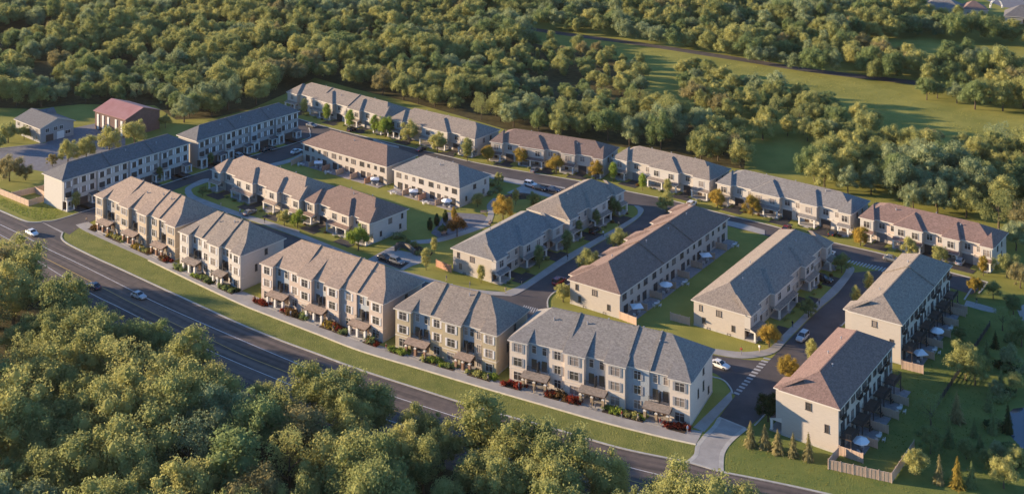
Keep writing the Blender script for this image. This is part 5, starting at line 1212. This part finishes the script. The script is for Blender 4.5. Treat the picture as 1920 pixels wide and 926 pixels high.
CARS = [((60,440),'sedan','white',-38,'white car driving on the main road near the entrance'),((176,540),'sedan','dark blue',142,'dark car on the main road half hidden by the near trees'),((260,558),'sedan','silver',-33,'silver car driving along the main road'),
 ((1048,531),'suv','dark red',52,'dark red car turning out of the middle street'),((1505,636),'suv','silver',232,'silver sport utility car on the shaded crossing street'),((1350,688),'sedan','white',-40,'white car on the back street behind the white and blue terrace'),
 ((1563,440),'sedan','black',52,'black car in the driveway of the long white top terrace'),((1801,494),'suv','silver',55,'silver car in the driveway of the rose-roofed top terrace'),((1672,489),'sedan','grey',-33,'grey car parked on the top street beside the short crossing'),((1556,480),'sedan','white',52,'white car parked at the far end of the tan terrace'),
 ((995,349),'suv','white',-30,'white car in the park parking bays'),((1012,356),'sedan','black',-30,'black car second in the park parking bays'),((1038,359),'sedan','dark blue',-30,'dark blue car at the right end of the park parking bays'),((722,487),'sedan','black',-36,'black car in the left bay beside the stone wall'),((744,494),'suv','grey',-36,'grey car in the right bay beside the stone wall'),
 ((1116,436),'suv','black',52,'black car in the driveway of the farther middle terrace'),((584,238),'sedan','grey',-35,'grey car turning at the far street corner'),((556,287),'sedan','white',50,'white car parked at the end of the cream garden terrace'),((498,284),'sedan','black',50,'black car parked along the grey left terrace'),((660,246),'suv','black',55,'black car in a driveway of the leftmost top terrace'),((1003,322),'sedan','grey',60,'grey car in the driveway of the brown-roofed top terrace'),((1297,386),'suv','white',55,'white car in the driveway of the fourth top terrace'),((450,297),'suv','silver',-42,'silver car in a driveway of the grey left terrace'),((1475,432),'sedan','dark red',55,'dark red car in the middle driveway of the long white top terrace'),((790,283),'sedan','dark blue',55,'dark blue car in the driveway of the second top terrace'),((1004,488),'sedan','black',-38,'black car in the driveway of the nearer middle terrace'),((1545,527),'suv','black',-38,'black car in a driveway beside the crossing street'),((468,402),'sedan','grey',52,'grey car in a driveway of the tan-roofed middle terrace')]
for q, k, c, az, lab in CARS:
    o = CARP[k] if k not in CUSED else copy_tree(CARP[k]); CUSED.add(k); p = G(*q); o.location = (p.x, p.y, 0.05); o.rotation_euler = (0, 0, R(az)); tag(o, lab, 'car', 'cars')
    for ch in o.children:
        if ch.name.split('.')[0] in ('body', 'roof_panel', 'roof_pillar', 'mirror'):
            ch.material_slots[0].link = 'OBJECT'; ch.material_slots[0].material = PAINT[c]

# ------------------------------------------------------------------ people
M['skin'] = pmat('skin', (0.42, 0.27, 0.19), 0.6); M['hair'] = pmat('hair', (0.04, 0.025, 0.016), 0.7)
CL = {k: pmat('cloth_' + k.replace(' ', '_'), c, 0.9) for k, c in {'white': (0.68,0.67,0.65), 'black': (0.02,0.02,0.022), 'dark blue': (0.03,0.045,0.09), 'grey': (0.2,0.2,0.21), 'beige': (0.45,0.36,0.25), 'red': (0.35,0.05,0.04), 'light blue': (0.3,0.4,0.52)}.items()}
def person_mesh(stride, arm):
    J = {'pel': (0,0,0.95,.145), 'waist': (0,0,1.12,.13), 'chest': (0,0,1.33,.155), 'neck': (0,0,1.49,.06), 'head': (0.02,0,1.62,.095), 'top': (0.01,0,1.73,.075)}
    E_ = [('pel','waist'),('waist','chest'),('chest','neck'),('neck','head'),('head','top')]
    for s, nm in ((1,'l'),(-1,'r')):
        d = s*stride
        J.update({nm+'hip': (0,s*.095,.88,.088), nm+'knee': (d*.16+0.03,s*.1,.50,.062), nm+'ank': (d*.30,s*.1,.09,.045), nm+'toe': (d*.30+.17,s*.11,.045,.04),
                  nm+'sh': (0,s*.19,1.40,.062), nm+'elb': (-d*arm*.5,s*.235,1.13,.045), nm+'wr': (-d*arm*.7+.10,s*.23,.90,.034), nm+'hand': (-d*arm*.75+.14,s*.225,.80,.038)})
        E_ += [('pel',nm+'hip'),(nm+'hip',nm+'knee'),(nm+'knee',nm+'ank'),(nm+'ank',nm+'toe'),('chest',nm+'sh'),(nm+'sh',nm+'elb'),(nm+'elb',nm+'wr'),(nm+'wr',nm+'hand')]
    keys = list(J); me = bpy.data.meshes.new('person_skeleton'); me.from_pydata([J[k][:3] for k in keys], [(keys.index(a), keys.index(b)) for a, b in E_], [])
    o = bpy.data.objects.new('person_skeleton', me); COL.objects.link(o); sk = o.modifiers.new('skin', 'SKIN')
    for i, k in enumerate(keys): sv = me.skin_vertices[0].data[i]; sv.radius = (J[k][3], J[k][3]); sv.use_root = (i == 0)
    ss = o.modifiers.new('sub', 'SUBSURF'); ss.levels = 1
    dg = bpy.context.evaluated_depsgraph_get(); out = bpy.data.meshes.new_from_object(o.evaluated_get(dg)); out.name = 'person'
    bpy.data.objects.remove(o)
    out.materials.clear()
    for m_ in (M['skin'], CL['black'], CL['white'], M['hair'], CL['black']): out.materials.append(m_)
    for p in out.polygons:
        c = p.center; z = c.z
        p.material_index = 4 if z < 0.09 else 2 if (z > 0.97 and z < 1.47 and not (abs(c.y) > .2 and z < 1.0)) else 1 if (z < 0.97 and abs(c.y) < 0.19) else 0
        if z > 1.66 or (z > 1.52 and c.x < -0.02): p.material_index = 3
        p.use_smooth = True
    return out
PM = [person_mesh(0.9, 0.5), person_mesh(0.4, 0.3), person_mesh(0.0, 0.0)]
PPL = [(162,418,0),(186,433,0),(215,446,0),(262,471,0),(307,489,0),(348,507,0),(405,535,0),(416,540,0),(477,566,0),(534,591,0),(545,595,0),(609,615,0),(625,622,0),(724,658,0),(797,679,0),(915,714,0),(973,731,0),(1001,738,0),(1108,767,0),(1116,770,0),(1166,784,0),(1196,789,0),(1238,799,0),(1289,812,0),
 (414,390,1),(450,402,1),(496,419,1),(1390,665,2),(1424,660,2),(1486,614,2),(1519,590,2),(1536,572,2),(1064,488,3),(948,551,3),(1131,444,3),(1160,426,3),(978,534,3),(837,528,4),(881,540,4),(1831,570,5)]
WHR = ['on the front walk', 'on the curved pavement', 'along the crossing street', 'along the middle street', 'behind the front row', 'on the garden path at right']
cnt = {}; tops = ['white','black','dark blue','grey','beige','red','light blue']
for i, (x, y, wv) in enumerate(PPL):
    j = cnt.get(wv, 0); cnt[wv] = j+1; tp = random.choice(tops); bt = random.choice(['black','dark blue','grey','beige'])
    p = G(x, y); o = inst('person', PM[i % 3], None, (p.x, p.y, 0.06 if wv in (0, 5) else 0.1), R([-30, -36, 50, 50, -28, -10][wv])+(math.pi if random.random() < .5 else 0)+random.uniform(-.2, .2), random.uniform(0.96, 1.06))
    for s_, cl in ((1, bt), (2, tp)): o.material_slots[s_].link = 'OBJECT'; o.material_slots[s_].material = CL[cl]
    nth = f'{ORD[j]} from the left' if j < 20 else ['twenty-first','twenty-second','twenty-third','twenty-fourth'][j-20]+' from the left'
    tag(o, f'person in {tp} top {"standing" if i % 3 == 2 else "walking"} {WHR[wv]}'+(f', {nth}' if wv != 5 else ''), 'person', 'people on the pavements')

# ------------------------------------------------------------------ evening haze
hm = bpy.data.materials.new('haze'); hm.use_nodes = True; hn = hm.node_tree; hn.nodes.remove(hn.nodes['Principled BSDF'])
pv = hn.nodes.new('ShaderNodeVolumePrincipled'); pv.inputs['Color'].default_value = (0.95, 0.88, 0.78, 1); pv.inputs['Density'].default_value = 0.00002; pv.inputs['Anisotropy'].default_value = 0.2
hn.links.new(pv.outputs[0], hn.nodes['Material Output'].inputs['Volume'])
m = MB(); m.box(-2600, 2600, -60, 4100, -1.0, 150.0); hz_ = m.build('haze', hm); tag(hz_, kind='stuff')
